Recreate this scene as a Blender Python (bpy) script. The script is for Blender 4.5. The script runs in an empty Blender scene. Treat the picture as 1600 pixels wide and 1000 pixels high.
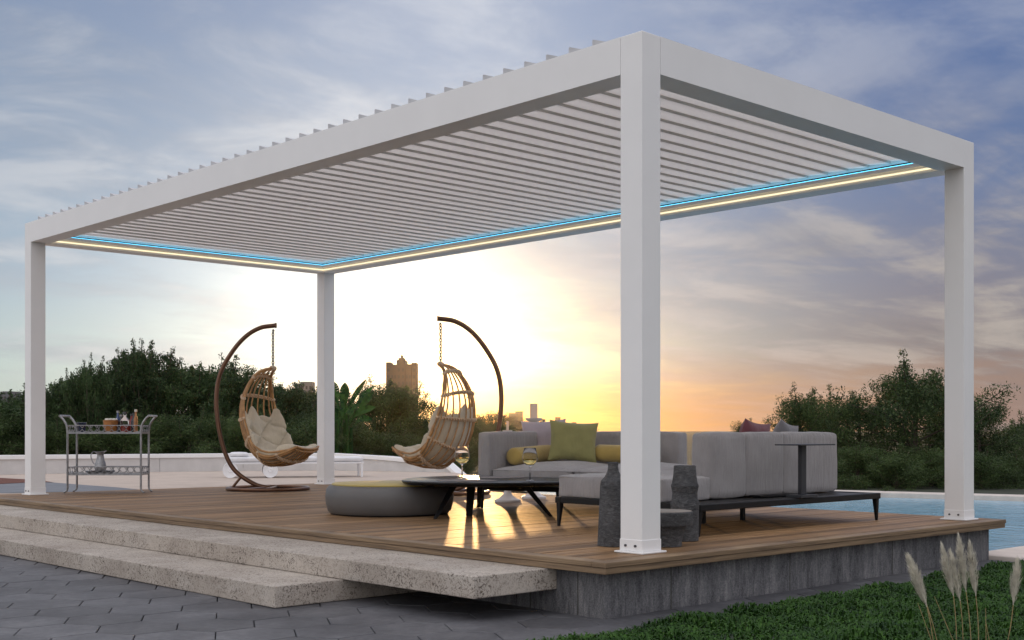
import bpy, bmesh, math, random
import numpy as np
from mathutils import Vector, Matrix, noise
R = math.radians
rnd = random.Random(7)
sc = bpy.context.scene
HAZE = .00008
col = sc.collection

# ------------------------------------------------------------------ survey of the place
F_PX, HOR, CAM_H = 1917.0, 673.0, 0.7075
ANG = R(43.1)
VX = (math.cos(ANG), math.sin(ANG)); UX = (-math.sin(ANG), math.cos(ANG))
CAM = (-5.3409, -4.6191)
def C(cx, cz, z=0.0):            # metres right of / ahead of the photographer -> world
    return Vector((CAM[0] + cx*VX[0] + cz*VX[1], CAM[1] + cx*UX[0] + cz*UX[1], z))
def PX(x, y, z=0.0):             # survey sighting of a point on the level z
    Z = F_PX*(CAM_H - z)/(y - HOR)
    return C((x-800)/F_PX*Z, Z, z)
def PD(x, Z, z=0.0):
    return C((x-800)/F_PX*Z, Z, z)
def HZ(y, Z): return CAM_H - (y-HOR)/F_PX*Z
YAW = ANG - math.pi/2            # rotation that turns local +X to the photographer's right
YAW = math.atan2(UX[0], VX[0])

# ------------------------------------------------------------------ node helpers
def new_mat(name):
    m = bpy.data.materials.new(name); m.use_nodes = True
    nt = m.node_tree; b = nt.nodes['Principled BSDF']
    return m, nt, b
class NT:
    def __init__(s, nt): s.nt = nt; s.n = nt.nodes; s.l = nt.links
    def node(s, t, **kw):
        n = s.n.new(t)
        for k, v in kw.items(): setattr(n, k, v)
        return n
    def setin(s, sock, v):
        if hasattr(v, 'is_linked') or isinstance(v, bpy.types.NodeSocket): s.l.new(v, sock)
        else: sock.default_value = v
    def math(s, op, a, b=None, c=None, clamp=False):
        n = s.node('ShaderNodeMath', operation=op, use_clamp=clamp)
        s.setin(n.inputs[0], a)
        if b is not None: s.setin(n.inputs[1], b)
        if c is not None: s.setin(n.inputs[2], c)
        return n.outputs[0]
    def vmath(s, op, a, b=None):
        n = s.node('ShaderNodeVectorMath', operation=op)
        s.setin(n.inputs[0], a)
        if b is not None: s.setin(n.inputs[1], b)
        return n.outputs['Value'] if op in ('DOT_PRODUCT', 'LENGTH') else n.outputs[0]
    def sstep(s, x, a, b):
        n = s.node('ShaderNodeMapRange', interpolation_type='SMOOTHSTEP')
        s.setin(n.inputs['Value'], x); n.inputs['From Min'].default_value = a; n.inputs['From Max'].default_value = b
        return n.outputs[0]
    def mix(s, f, a, b, blend='MIX'):
        n = s.node('ShaderNodeMix', data_type='RGBA', blend_type=blend)
        s.setin(n.inputs['Factor'], f)
        for so, v in ((n.inputs['A'], a), (n.inputs['B'], b)):
            if isinstance(v, tuple): so.default_value = (v[0], v[1], v[2], 1)
            else: s.l.new(v, so)
        return n.outputs['Result']
    def ramp(s, x, stops, interp='LINEAR'):
        n = s.node('ShaderNodeValToRGB'); cr = n.color_ramp; cr.interpolation = interp
        while len(cr.elements) < len(stops): cr.elements.new(0.5)
        for e, (p, c) in zip(cr.elements, stops):
            e.position = p; e.color = (c[0], c[1], c[2], 1) if isinstance(c, tuple) else (c, c, c, 1)
        s.setin(n.inputs[0], x)
        return n.outputs[0]
    def noise(s, vec, scale, detail=4, rough=0.55, dist=0.0):
        n = s.node('ShaderNodeTexNoise'); s.setin(n.inputs['Vector'], vec)
        n.inputs['Scale'].default_value = scale; n.inputs['Detail'].default_value = detail
        n.inputs['Roughness'].default_value = rough; n.inputs['Distortion'].default_value = dist
        return n.outputs['Fac']
    def mapping(s, vec, scale=(1,1,1), rot=(0,0,0), loc=(0,0,0)):
        n = s.node('ShaderNodeMapping'); s.setin(n.inputs['Vector'], vec)
        n.inputs['Scale'].default_value = scale; n.inputs['Rotation'].default_value = rot; n.inputs['Location'].default_value = loc
        return n.outputs[0]
    def coord(s, which='Object'):
        return s.node('ShaderNodeTexCoord').outputs[which]
    def bump(s, h, strength, dist, bsdf):
        n = s.node('ShaderNodeBump'); n.inputs['Strength'].default_value = strength; n.inputs['Distance'].default_value = dist
        s.setin(n.inputs['Height'], h); s.l.new(n.outputs[0], bsdf.inputs['Normal'])

def simple(name, c, rough=0.5, metal=0.0, var=0.12, nscale=6, bump=0.0, bscale=60, coat=0.0):
    m, nt, b = new_mat(name); t = NT(nt)
    co = t.coord()
    nz = t.noise(co, nscale, 5)
    lo = tuple(x*(1-var) for x in c); hi = tuple(min(1, x*(1+var)) for x in c)
    t.l.new(t.ramp(nz, [(0.3, lo), (0.7, hi)]), b.inputs['Base Color'])
    b.inputs['Roughness'].default_value = rough; b.inputs['Metallic'].default_value = metal
    t.l.new(t.math('MULTIPLY_ADD', t.noise(co, nscale*2.3, 3), 0.16, rough-0.08), b.inputs['Roughness'])
    if coat: b.inputs['Coat Weight'].default_value = coat
    if bump: t.bump(t.noise(co, bscale, 4), bump, 0.004, b)
    return m
def fabric(name, c, wr=0.35, weave=420):
    m, nt, b = new_mat(name); t = NT(nt); co = t.coord()
    a = t.noise(co, 5, 5, 0.6)
    t.l.new(t.ramp(a, [(0.25, tuple(x*.84 for x in c)), (0.75, tuple(x*1.12 for x in c))]), b.inputs['Base Color'])
    b.inputs['Roughness'].default_value = 0.85
    b.inputs['Sheen Weight'].default_value = 0.25; b.inputs['Sheen Roughness'].default_value = 0.5
    wv = t.noise(t.mapping(co, (26, 26, 4)), 1.0, 5, 0.6, 0.6)
    fine = t.noise(co, weave, 2)
    h = t.math('ADD', t.math('MULTIPLY', wv, 1.0), t.math('MULTIPLY', fine, 0.12))
    t.bump(h, wr, 0.02, b)
    return m
def emit(name, c, s):
    m = bpy.data.materials.new(name); m.use_nodes = True; nt = m.node_tree; b = nt.nodes['Principled BSDF']
    b.inputs['Base Color'].default_value = (*c, 1); b.inputs['Emission Color'].default_value = (*c, 1)
    b.inputs['Emission Strength'].default_value = s
    return m

M = {}
M['white'] = simple('white powder coat', (.80, .792, .79), .42, 0, .02, 3, .05, 500)
M['white_soft'] = simple('louvre white', (.80, .78, .775), .40, 0, .02, 3)
M['louvre'] = simple('louvre underside', (.86, .84, .83), .32, 0, .015, 3)
def translucify(m, c, f):
    nt = m.node_tree; b = nt.nodes['Principled BSDF']; tr = nt.nodes.new('ShaderNodeBsdfTranslucent'); tr.inputs['Color'].default_value = (*c, 1)
    mx = nt.nodes.new('ShaderNodeMixShader'); mx.inputs[0].default_value = f
    nt.links.new(b.outputs[0], mx.inputs[1]); nt.links.new(tr.outputs[0], mx.inputs[2]); nt.links.new(mx.outputs[0], nt.nodes['Material Output'].inputs['Surface'])
translucify(M['louvre'], (.93, .90, .88), .60)
M['gap_line'] = simple('louvre gap shade', (.56, .545, .53), .6)  # darker grey standing in for the shade between blades
M['capgrey'] = simple('cap grey', (.50, .50, .52), .5)
M['bolt'] = simple('bolt steel', (.12, .12, .13), .35, .9)
M['black'] = simple('black metal', (.009, .009, .010), .42, 0, .1, 8, .08, 300); M['black'].node_tree.nodes['Principled BSDF'].inputs['Specular IOR Level'].default_value = .22
M['blackgloss'] = simple('black lacquer', (.006, .006, .007), .30, 0, .1, 8); M['blackgloss'].node_tree.nodes['Principled BSDF'].inputs['Specular IOR Level'].default_value = .14
M['anth'] = simple('anthracite metal', (.028, .030, .036), .45, .1)
M['sofa'] = fabric('grey upholstery', (.285, .268, .268), .75)
M['pgrey'] = fabric('grey cushion cloth', (.42, .355, .39), .4)
M['pgreen'] = fabric('olive cushion cloth', (.26, .245, .09), .35)
M['pmust'] = fabric('mustard cloth', (.40, .28, .075), .3)
M['ppink'] = fabric('dusty rose cloth', (.15, .042, .055), .3)
M['pgrey2'] = fabric('slate cushion cloth', (.165, .16, .17), .4)
M['otto'] = simple('grey leatherette', (.108, .104, .103), .48, 0, .08, 4, .12, 200)
M['ottotop'] = fabric('yellow seat pad', (.44, .33, .085), .2)
M['linen'] = fabric('beige linen', (.60, .53, .41), .5)
M['rattan'] = simple('rattan cane', (.42, .225, .085), .42, 0, .3, 14, .2, 120)
M['rope'] = simple('binding rope', (.60, .45, .31), .75, 0, .3, 40, .6, 220)
M['bronze'] = simple('bronze tube', (.16, .085, .055), .32, .75, .15, 5)
M['chain'] = simple('chain brass', (.07, .045, .022), .5, .6)
M['silver'] = simple('aged pewter', (.30, .30, .31), .36, .85, .25, 30, .2, 200)
M['candlew'] = simple('white ceramic', (.66, .62, .60), .35, 0, .05)
M['wax'] = simple('candle wax', (.80, .72, .64), .5, 0, .04); translucify(M['wax'], (.9, .78, .68), .6)
M['loungew'] = simple('white lounger frame', (.74, .74, .76), .4, 0, .03)
M['pad'] = fabric('white lounger pad', (.70, .70, .72), .25)
M['rubber'] = simple('wheel plastic', (.80, .80, .82), .4)
M['orangebowl'] = simple('amber wood', (.36, .15, .045), .4, 0, .35, 25)
M['navy'] = simple('navy glaze', (.012, .02, .05), .2, 0, .2, coat=.5)
M['blue'] = simple('blue bottle', (.02, .05, .18), .12, 0, .1, coat=.6)
M['darkb'] = simple('dark bottle', (.012, .014, .02), .12, 0, .1, coat=.6)
M['redlab'] = simple('red liquor', (.28, .04, .03), .2, 0, .2)
M['cream'] = simple('cream cap', (.7, .68, .62), .45)
M['paper'] = simple('place mat', (.22, .20, .20), .85, 0, .06)
M['white_wall'] = simple('painted wall', (.56, .54, .53), .8, 0, .07, 5, .3, 60)
M['bark'] = simple('bark', (.06, .045, .032), .9, 0, .4, 18, .8, 40)
M['stem'] = simple('dry stalk', (.30, .22, .10), .7, 0, .3, 20)
M['plume'] = simple('plume', (.62, .58, .49), .9, 0, .2, 30)
M['soil'] = simple('reddish mulch', (.12, .040, .025), .95, 0, .4, 20, .8, 60)
M['warm'] = emit('warm led', (1.0, .86, .56), 1.15)
M['cold'] = emit('blue led', (.12, .66, 1.0), 3.0)

def glass(name, c=(1, 1, 1), rough=0.0, ior=1.45):
    m, nt, b = new_mat(name)
    b.inputs['Base Color'].default_value = (*c, 1); b.inputs['Transmission Weight'].default_value = 1
    b.inputs['Roughness'].default_value = rough; b.inputs['IOR'].default_value = ior
    return m
M['glass'] = glass('clear glass', (.98, .98, .98), 0, 1.16)
M['wine'] = glass('white wine', (.85, .66, .25), 0, 1.33)

def wood():
    m, nt, b = new_mat('hardwood deck'); t = NT(nt); co = t.coord()
    sep = t.node('ShaderNodeSeparateXYZ'); t.l.new(co, sep.inputs[0])
    bid = t.math('FLOOR', t.math('DIVIDE', sep.outputs[1], 0.125))
    wn = t.node('ShaderNodeTexWhiteNoise', noise_dimensions='1D'); t.l.new(bid, wn.inputs['W'])
    g = t.noise(t.mapping(co, (1.1, 34, 30)), 1.6, 6, .65, .5)
    g2 = t.noise(t.mapping(co, (.5, 7, 7)), 1.2, 3, .5)
    c = t.ramp(g, [(.28, (.085, .046, .022)), (.5, (.225, .134, .068)), (.75, (.39, .245, .128))])
    v = t.math('MULTIPLY_ADD', wn.outputs[0], .75, .70)
    v = t.math('MULTIPLY', v, t.math('MULTIPLY_ADD', g2, .5, .75))
    cc = t.mix(1.0, c, (1, 1, 1), 'MULTIPLY')
    n = t.node('ShaderNodeVectorMath', operation='SCALE'); t.l.new(c, n.inputs[0]); t.l.new(v, n.inputs['Scale'])
    t.l.new(n.outputs[0], b.inputs['Base Color'])
    b.inputs['Specular IOR Level'].default_value = .22
    t.l.new(t.math('MULTIPLY_ADD', g, .3, .36), b.inputs['Roughness'])
    # fine reeding along the board
    w = t.math('SINE', t.math('MULTIPLY', sep.outputs[1], 2*math.pi/0.0178))
    h = t.math('ADD', t.math('MULTIPLY', w, .5), t.math('MULTIPLY', g, .6))
    t.bump(h, .45, .0035, b)
    return m
M['wood'] = wood()
def wood_plain():
    m, nt, b = new_mat('hardwood edge'); t = NT(nt); co = t.coord()
    g = t.noise(t.mapping(co, (1.2, 1.2, 42)), 1.5, 6, .65, .35)
    g2 = t.noise(t.mapping(co, (.9, .9, 3)), 1.2, 3, .5)
    c = t.ramp(g, [(.28, (.075, .047, .027)), (.5, (.195, .128, .073)), (.75, (.32, .22, .125))])
    n = t.node('ShaderNodeVectorMath', operation='SCALE'); t.l.new(c, n.inputs[0])
    t.l.new(t.math('MULTIPLY_ADD', g2, .6, .7), n.inputs['Scale'])
    t.l.new(n.outputs[0], b.inputs['Base Color']); b.inputs['Roughness'].default_value = .55
    t.bump(g, .35, .003, b)
    return m
M['woodedge'] = wood_plain()
def travertine():
    m, nt, b = new_mat('travertine'); t = NT(nt); co = t.coord()
    a = t.noise(co, 1.7, 6, .6)
    base = t.ramp(a, [(.3, (.34, .29, .245)), (.7, (.53, .475, .415))])
    sp = t.noise(t.mapping(co, (1, 1, 1.1), (0.4, .3, .6)), 33, 5, .62, 2.2)
    mask = t.ramp(sp, [(.385, 1.0), (.455, 0.0)])
    sp2 = t.noise(t.mapping(co, (1.6, .8, .8), (0.9, .2, .1)), 85, 3, .6, 1.4)
    mask2 = t.ramp(sp2, [(.37, .9), (.44, 0.0)])
    mm = t.math('MAXIMUM', mask, mask2)
    cl = t.noise(co, 5, 3)
    mm = t.math('MULTIPLY', mm, t.ramp(cl, [(.28, .35), (.58, .95)]))
    light = t.ramp(t.noise(t.mapping(co, (1.2, .5, 1)), 3.2, 5, .7), [(.52, 0.0), (.74, .5)])
    base = t.mix(light, base, (.60, .56, .52))
    t.l.new(t.mix(mm, base, (.085, .064, .050)), b.inputs['Base Color'])
    b.inputs['Roughness'].default_value = .75
    t.bump(t.math('SUBTRACT', t.noise(co, 60, 4), t.math('MULTIPLY', mm, 1.2)), .5, .004, b)
    return m
M['trav'] = travertine()
def concrete():
    m, nt, b = new_mat('board marked concrete'); t = NT(nt); co = t.coord()
    st = t.noise(t.mapping(co, (30, 30, 7)), 1.0, 8, .74, .8)
    st2 = t.noise(t.mapping(co, (9, 9, 1.0)), 1.0, 5, .65)
    sp = t.noise(co, 120, 4, .7)
    v = t.math('ADD', t.math('MULTIPLY', st, .36), t.math('ADD', t.math('MULTIPLY', st2, .32), t.math('MULTIPLY', sp, .32)))
    c = t.ramp(v, [(.38, (.018, .018, .020)), (.455, (.080, .080, .086)), (.53, (.140, .138, .145)), (.64, (.28, .27, .27))])
    t.l.new(c, b.inputs['Base Color']); b.inputs['Roughness'].default_value = .85
    t.bump(v, .7, .012, b)
    return m
M['conc'] = concrete()
def slate():
    m, nt, b = new_mat('slate paver'); t = NT(nt); co = t.coord()
    geo = t.node('ShaderNodeNewGeometry')
    a = t.noise(co, 2.2, 7, .65); f = t.noise(co, 26, 4, .6)
    v = t.math('ADD', t.math('MULTIPLY', a, .7), t.math('MULTIPLY', f, .3))
    c = t.ramp(v, [(.33, (.040, .040, .046)), (.52, (.082, .082, .090)), (.68, (.135, .134, .142))])
    n = t.node('ShaderNodeVectorMath', operation='SCALE'); t.l.new(c, n.inputs[0])
    t.l.new(t.math('MULTIPLY_ADD', geo.outputs['Random Per Island'], .36, .82), n.inputs['Scale'])
    t.l.new(n.outputs[0], b.inputs['Base Color']); b.inputs['Roughness'].default_value = .62
    t.bump(t.noise(co, 34, 6, .65), .25, .004, b)
    return m
M['slate'] = slate()
M['joint'] = simple('joint sand', (.050, .050, .040), .95, 0, .4, 8)
M['terrace'] = simple('pale terrace stone', (.46, .38, .32), .75, 0, .10, 3, .3, 40)
M['greyfloor'] = simple('grey floor tile', (.135, .142, .160), .55, 0, .1, 3)
def pebble():
    m, nt, b = new_mat('pebble strip'); t = NT(nt); co = t.coord()
    v = t.node('ShaderNodeTexVoronoi'); t.l.new(co, v.inputs['Vector']); v.inputs['Scale'].default_value = 14
    c = t.ramp(v.outputs['Distance'], [(.30, (.55, .52, .48)), (.62, (.42, .38, .33)), (.72, (.07, .06, .05))])
    t.l.new(c, b.inputs['Base Color']); b.inputs['Roughness'].default_value = .8
    return m
M['pebble'] = pebble()
M['coping'] = simple('pool coping stone', (.56, .50, .45), .7, 0, .1, 6, .3, 60)
def waterm():
    m, nt, b = new_mat('pool water'); t = NT(nt); co = t.coord()
    a = t.noise(t.mapping(co, (1, 1, 1), (0, 0, R(43)), ), 1.6, 5, .6, .5)
    t.l.new(t.ramp(a, [(.3, (.16, .36, .50)), (.7, (.30, .52, .66))]), b.inputs['Base Color'])
    b.inputs['Roughness'].default_value = .12; b.inputs['IOR'].default_value = 1.33
    h = t.noise(t.mapping(co, (1, 1, 1)), 5.5, 4, .5, .8)
    t.bump(h, .35, .05, b)
    return m
M['water'] = waterm()
def stone_dark():
    m, nt, b = new_mat('lava stone'); t = NT(nt); co = t.coord()
    a = t.noise(t.mapping(co, (1, 1, 2.5)), 26, 7, .75, 1.2); a2 = t.noise(co, 4, 3)
    v = t.math('ADD', t.math('MULTIPLY', a, .75), t.math('MULTIPLY', a2, .25))
    t.l.new(t.ramp(v, [(.36, (.022, .022, .025)), (.5, (.070, .071, .075)), (.66, (.155, .155, .16))]), b.inputs['Base Color'])
    b.inputs['Roughness'].default_value = .85
    t.bump(a, .9, .012, b)
    return m
M['lava'] = stone_dark()
M['lavatop'] = simple('honed stone top', (.24, .215, .19), .7, 0, .15, 20)
def leafm(name, c1, c2, trans=.25, sc_=1.1):
    m, nt, b = new_mat(name); t = NT(nt)
    geo = t.node('ShaderNodeNewGeometry'); oi = t.node('ShaderNodeObjectInfo')
    co = t.coord('Object')
    nz = t.noise(co, sc_, 3, .6)
    f = t.math('ADD', t.math('MULTIPLY', nz, .75), t.math('MULTIPLY', geo.outputs['Random Per Island'], .35))
    f = t.math('ADD', f, t.math('MULTIPLY_ADD', oi.outputs['Random'], .16, -.10))
    c = t.ramp(f, [(.28, c1), (.78, c2)])
    t.l.new(c, b.inputs['Base Color']); b.inputs['Roughness'].default_value = .6
    b.inputs['Specular IOR Level'].default_value = .25
    tr = t.node('ShaderNodeBsdfTranslucent'); t.l.new(c, tr.inputs['Color'])
    mx = t.node('ShaderNodeMixShader'); mx.inputs[0].default_value = trans
    out = nt.nodes['Material Output']
    t.l.new(b.outputs[0], mx.inputs[1]); t.l.new(tr.outputs[0], mx.inputs[2]); t.l.new(mx.outputs[0], out.inputs['Surface'])
    return m
M['leafA'] = leafm('poplar leaves', (.014, .029, .011), (.062, .108, .034))
M['leafB'] = leafm('locust leaves', (.017, .036, .012), (.085, .130, .038))
M['leafC'] = leafm('distant leaves', (.03, .035, .012), (.09, .085, .03))
M['banana'] = leafm('banana leaf', (.010, .042, .009), (.055, .150, .025), .4, 3)
M['lawn'] = leafm('lawn leaves', (.006, .030, .004), (.055, .135, .020), .25, 3.0)
M['earth'] = simple('dark earth', (.022, .028, .014), .95, 0, .3, 2)
M['land'] = simple('open land', (.045, .048, .024), .95, 0, .3, .05)
def facade(name, c, dark, sx, sz):
    m, nt, b = new_mat(name); t = NT(nt); co = t.coord()
    br = t.node('ShaderNodeTexNoise'); t.l.new(co, br.inputs['Vector']); br.inputs['Scale'].default_value = .3
    t.l.new(t.ramp(br.outputs['Fac'], [(.3, tuple(x*.85 for x in c)), (.7, c)]), b.inputs['Base Color'])
    b.inputs['Roughness'].default_value = .85
    return m
M['brickb'] = facade('far brick', (.055, .038, .034), None, 1, 1)
M['greyb'] = facade('far grey', (.14, .14, .15), None, 1, 1)
M['winb'] = simple('far window', (.045, .04, .045), .25)

# ------------------------------------------------------------------ mesh helper
class MB:
    def __init__(s): s.v = []; s.f = []; s.sm = []
    def add(s, vs, fs, smooth=False):
        o = len(s.v); s.v += [tuple(p) for p in vs]
        s.f += [tuple(i+o for i in f) for f in fs]; s.sm += [smooth]*len(fs); return s
    def box(s, x0, x1, y0, y1, z0, z1, mat=None):
        vs = [Vector((x, y, z)) for z in (z0, z1) for x, y in ((x0, y0), (x1, y0), (x1, y1), (x0, y1))]
        if mat: vs = [mat @ p for p in vs]
        return s.add(vs, [(3, 2, 1, 0), (4, 5, 6, 7), (0, 1, 5, 4), (1, 2, 6, 5), (2, 3, 7, 6), (3, 0, 4, 7)])
    def prism(s, pts, z0, z1):
        n = len(pts); vs = [(p[0], p[1], z0) for p in pts] + [(p[0], p[1], z1) for p in pts]
        fs = [tuple(range(n-1, -1, -1)), tuple(range(n, 2*n))] + [(i, (i+1) % n, n+(i+1) % n, n+i) for i in range(n)]
        return s.add(vs, fs)
    def hull8(s, a, b):           # two quads (lists of 4 points) joined
        return s.add(list(a)+list(b), [(3, 2, 1, 0), (4, 5, 6, 7), (0, 1, 5, 4), (1, 2, 6, 5), (2, 3, 7, 6), (3, 0, 4, 7)])
    def tube(s, pts, r, n=8, closed=False, up=None):
        pts = [Vector(p) for p in pts]; m = len(pts)
        rr = r if isinstance(r, (list, tuple)) else [r]*m
        vs = []; prev = None
        for i, p in enumerate(pts):
            if closed: t = pts[(i+1) % m] - pts[i-1]
            else: t = pts[min(i+1, m-1)] - pts[max(i-1, 0)]
            if t.length < 1e-9: t = Vector((0, 0, 1))
            t.normalize()
            if prev is None:
                a = Vector((0, 0, 1)) if abs(t.z) < .9 else Vector((1, 0, 0))
                prev = t.cross(a).normalized()
            prev = (prev - t*prev.dot(t))
            prev = prev.normalized() if prev.length > 1e-6 else t.orthogonal().normalized()
            q = t.cross(prev)
            for k in range(n):
                a = 2*math.pi*k/n
                vs.append(p + (prev*math.cos(a) + q*math.sin(a))*rr[i])
        fs = []
        for i in range(m if closed else m-1):
            j = (i+1) % m
            for k in range(n): fs.append((i*n+k, i*n+(k+1) % n, j*n+(k+1) % n, j*n+k))
        if not closed: fs += [tuple(range(n-1, -1, -1)), tuple((m-1)*n+k for k in range(n))]
        return s.add(vs, fs, True)
    def lathe(s, prof, n=28, c=(0, 0, 0), sx=1, sy=1):
        vs = []; m = len(prof)
        for r, z in prof:
            for k in range(n):
                a = 2*math.pi*k/n
                vs.append((c[0]+r*math.cos(a)*sx, c[1]+r*math.sin(a)*sy, c[2]+z))
        fs = []
        for i in range(m-1):
            for k in range(n): fs.append((i*n+k, i*n+(k+1) % n, (i+1)*n+(k+1) % n, (i+1)*n+k))
        if prof[0][0] > 1e-6: fs.append(tuple(range(n-1, -1, -1)))
        if prof[-1][0] > 1e-6: fs.append(tuple((m-1)*n+k for k in range(n)))
        return s.add(vs, fs, True)
    def grid(s, fn, nu, nv, smooth=True):
        vs = [fn(i/nu, j/nv) for i in range(nu+1) for j in range(nv+1)]
        fs = [(i*(nv+1)+j, (i+1)*(nv+1)+j, (i+1)*(nv+1)+j+1, i*(nv+1)+j+1) for i in range(nu) for j in range(nv)]
        return s.add(vs, fs, smooth)
    def build(s, name, mat, parent=None, loc=None, rz=0, bevel=0, angle=38, seg=2, weld=False):
        me = bpy.data.meshes.new(name); me.from_pydata(s.v, [], s.f)
        if weld:
            bm = bmesh.new(); bm.from_mesh(me); bmesh.ops.remove_doubles(bm, verts=bm.verts, dist=1e-5)
            bmesh.ops.recalc_face_normals(bm, faces=bm.faces); bm.to_mesh(me); bm.free()
            for p in me.polygons: p.use_smooth = True
        else:
            me.polygons.foreach_set('use_smooth', s.sm)
        me.update()
        if any(s.sm): me.set_sharp_from_angle(angle=R(angle))
        me.materials.append(mat)
        o = bpy.data.objects.new(name, me); col.objects.link(o)
        if parent: o.parent = parent
        if loc is not None: o.location = loc
        o.rotation_euler.z = rz
        if bevel:
            b = o.modifiers.new('edge', 'BEVEL'); b.width = bevel; b.segments = seg; b.limit_method = 'ANGLE'; b.angle_limit = R(40)
        return o
def tag(o, label=None, cat=None, group=None, kind=None):
    if label: o['label'] = label
    if cat: o['category'] = cat
    if group: o['group'] = group
    if kind: o['kind'] = kind
    return o
def empty(name, loc, rz=0, label=None, cat=None, group=None):
    o = bpy.data.objects.new(name, None); col.objects.link(o); o.location = loc; o.rotation_euler.z = rz
    o.empty_display_size = .1
    return tag(o, label, cat, group)
def copy_tree(o, parent=None):
    c = o.copy(); col.objects.link(c); c.parent = parent
    for ch in list(o.children): copy_tree(ch, c)
    return c

# ================================================================== THE SETTING
# far land
mb = MB(); mb.add([(-2500, -2500, -.95), (2500, -2500, -.95), (2500, 2500, -.95), (-2500, 2500, -.95)], [(0, 1, 2, 3)])
tag(mb.build('ground', M['land']), kind='structure')
# hexagonal paving
mb = MB(); mb.prism([(-9, -6.5), (4.6, -6.5), (4.6, .0), (1.0, .0), (1.0, 12), (-9, 12)], -.9, -.345)
tag(mb.build('path', M['joint']), kind='structure')
mb = MB(); s_ = .228
dx, dy = 1.5*s_, math.sqrt(3)*s_
for i in range(-24, 16):
    for j in range(-14, 30):
        cx = i*dx; cy = j*dy + (i % 2)*dy/2
        if cx > 4.2 or cy > 11 or cx < -7 or cy < -3.6: continue
        if cx > -.25 and cy > .1: continue
        if cy < -.75 and cx > -.2: continue
        g = .003
        pts = [(cx+(s_-g)*math.cos(R(60*k)), cy+(s_-g)*math.sin(R(60*k))) for k in range(6)]
        z = -.32 + rnd.uniform(-.0015, .0015)
        in_ = [(cx+(s_-g-.004)*math.cos(R(60*k)), cy+(s_-g-.004)*math.sin(R(60*k)), z) for k in range(6)]
        lo = [(p[0], p[1], z-.004) for p in pts]
        bt = [(p[0], p[1], z-.03) for p in pts]
        mb.add(in_+lo+bt, [tuple(range(6))] + [(6+k, 6+(k+1) % 6, (k+1) % 6, k) for k in range(6)] + [(12+k, 12+(k+1) % 6, 6+(k+1) % 6, 6+k) for k in range(6)])
tag(mb.build('paving', M['slate']), kind='structure')
# lawn bed and its leaves
mb = MB(); mb.prism([(-4, -9), (9.5, -9), (9.5, -.46), (-1.0, -.46), (-1.6, -.50), (-4, -.55)], -.5, -.326)
tag(mb.build('lawn_ground', M['earth']), kind='structure')
def lawn():
    rs = np.random.RandomState(3)
    n = 150000
    X = rs.uniform(-2.3, 8.5, n); Y = -.43 - rs.uniform(0, 1, n)**1.15*3.4
    edge = -.43 - .035*np.sin(X*5.1) - .03*np.sin(X*13.7+1)
    cx = (X-CAM[0])*VX[0] + (Y-CAM[1])*UX[0]; cz = (X-CAM[0])*VX[1] + (Y-CAM[1])*UX[1]
    px = 800+cx/np.maximum(cz, .1)*F_PX; py = HOR+(CAM_H+.3)/np.maximum(cz, .1)*F_PX
    k = (cz > 4.6) & (px > 700) & (px < 2000) & (py < 1150) & (Y < edge)
    # fewer blades far away
    k &= rs.uniform(0, 1, n) < np.clip(1.25 - (cz-6)/14, .35, 1)
    X, Y = X[k], Y[k]; n = len(X)
    cl = np.array([noise.noise(Vector((x*3.2, y*3.2, 0))) for x, y in zip(X, Y)])
    h = (.022 + .03*rs.uniform(0, 1, n)) * (1+.8*cl); L = .022 + .026*rs.uniform(0, 1, n); W = .0035 + .004*rs.uniform(0, 1, n)
    a = rs.uniform(0, 2*np.pi, n)
    dxy = np.stack([np.cos(a), np.sin(a)], 1); nxy = np.stack([-np.sin(a), np.cos(a)], 1)
    base = np.stack([X, Y], 1); z0 = -.328
    P = np.zeros((n, 5, 3))
    P[:, 0, :2] = base - nxy*W[:, None]*.5; P[:, 0, 2] = z0
    P[:, 1, :2] = base + nxy*W[:, None]*.5; P[:, 1, 2] = z0
    mid = base + dxy*(L*.5)[:, None]
    P[:, 2, :2] = mid + nxy*W[:, None]; P[:, 2, 2] = z0 + h
    P[:, 3, :2] = mid - nxy*W[:, None]; P[:, 3, 2] = z0 + h
    P[:, 4, :2] = base + dxy*(L*1.3)[:, None]; P[:, 4, 2] = z0 + h*rs.uniform(.55, 1.15, n)
    me = bpy.data.meshes.new('grass'); V = P.reshape(-1, 3)
    me.vertices.add(len(V)); me.vertices.foreach_set('co', V.ravel())
    idx = np.arange(n)[:, None]*5
    loops = np.concatenate([idx+np.array([[0, 1, 2, 3]]), idx+np.array([[3, 2, 4]])], 1).ravel()
    ls = np.stack([np.arange(n)*7, np.arange(n)*7+4], 1).ravel()
    me.loops.add(len(loops)); me.loops.foreach_set('vertex_index', loops.astype(np.int32))
    me.polygons.add(2*n); me.polygons.foreach_set('loop_start', ls.astype(np.int32))
    me.update(calc_edges=True); me.validate()
    me.materials.append(M['lawn'])
    o = bpy.data.objects.new('grass', me); col.objects.link(o)
    tag(o, 'short dark green leafy lawn in front of the concrete plinth', 'grass', kind='stuff')
lawn()

# stone terrace behind the deck
TZ = -.067
wall_end = PD(722, 20.4)
ter = [(-7, 9.42), (4.28, 9.42), (4.28, 6.7), (5.2, 7.5), (wall_end.x+.35, wall_end.y-.2), (wall_end.x+1.5, wall_end.y+2), (9.5, 14), (9, 20), (-4, 22), (-12, 14)]
mb = MB(); mb.prism(ter, -.9, TZ)
tag(mb.build('terrace_ground', M['terrace'], bevel=.01), kind='structure')
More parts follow.
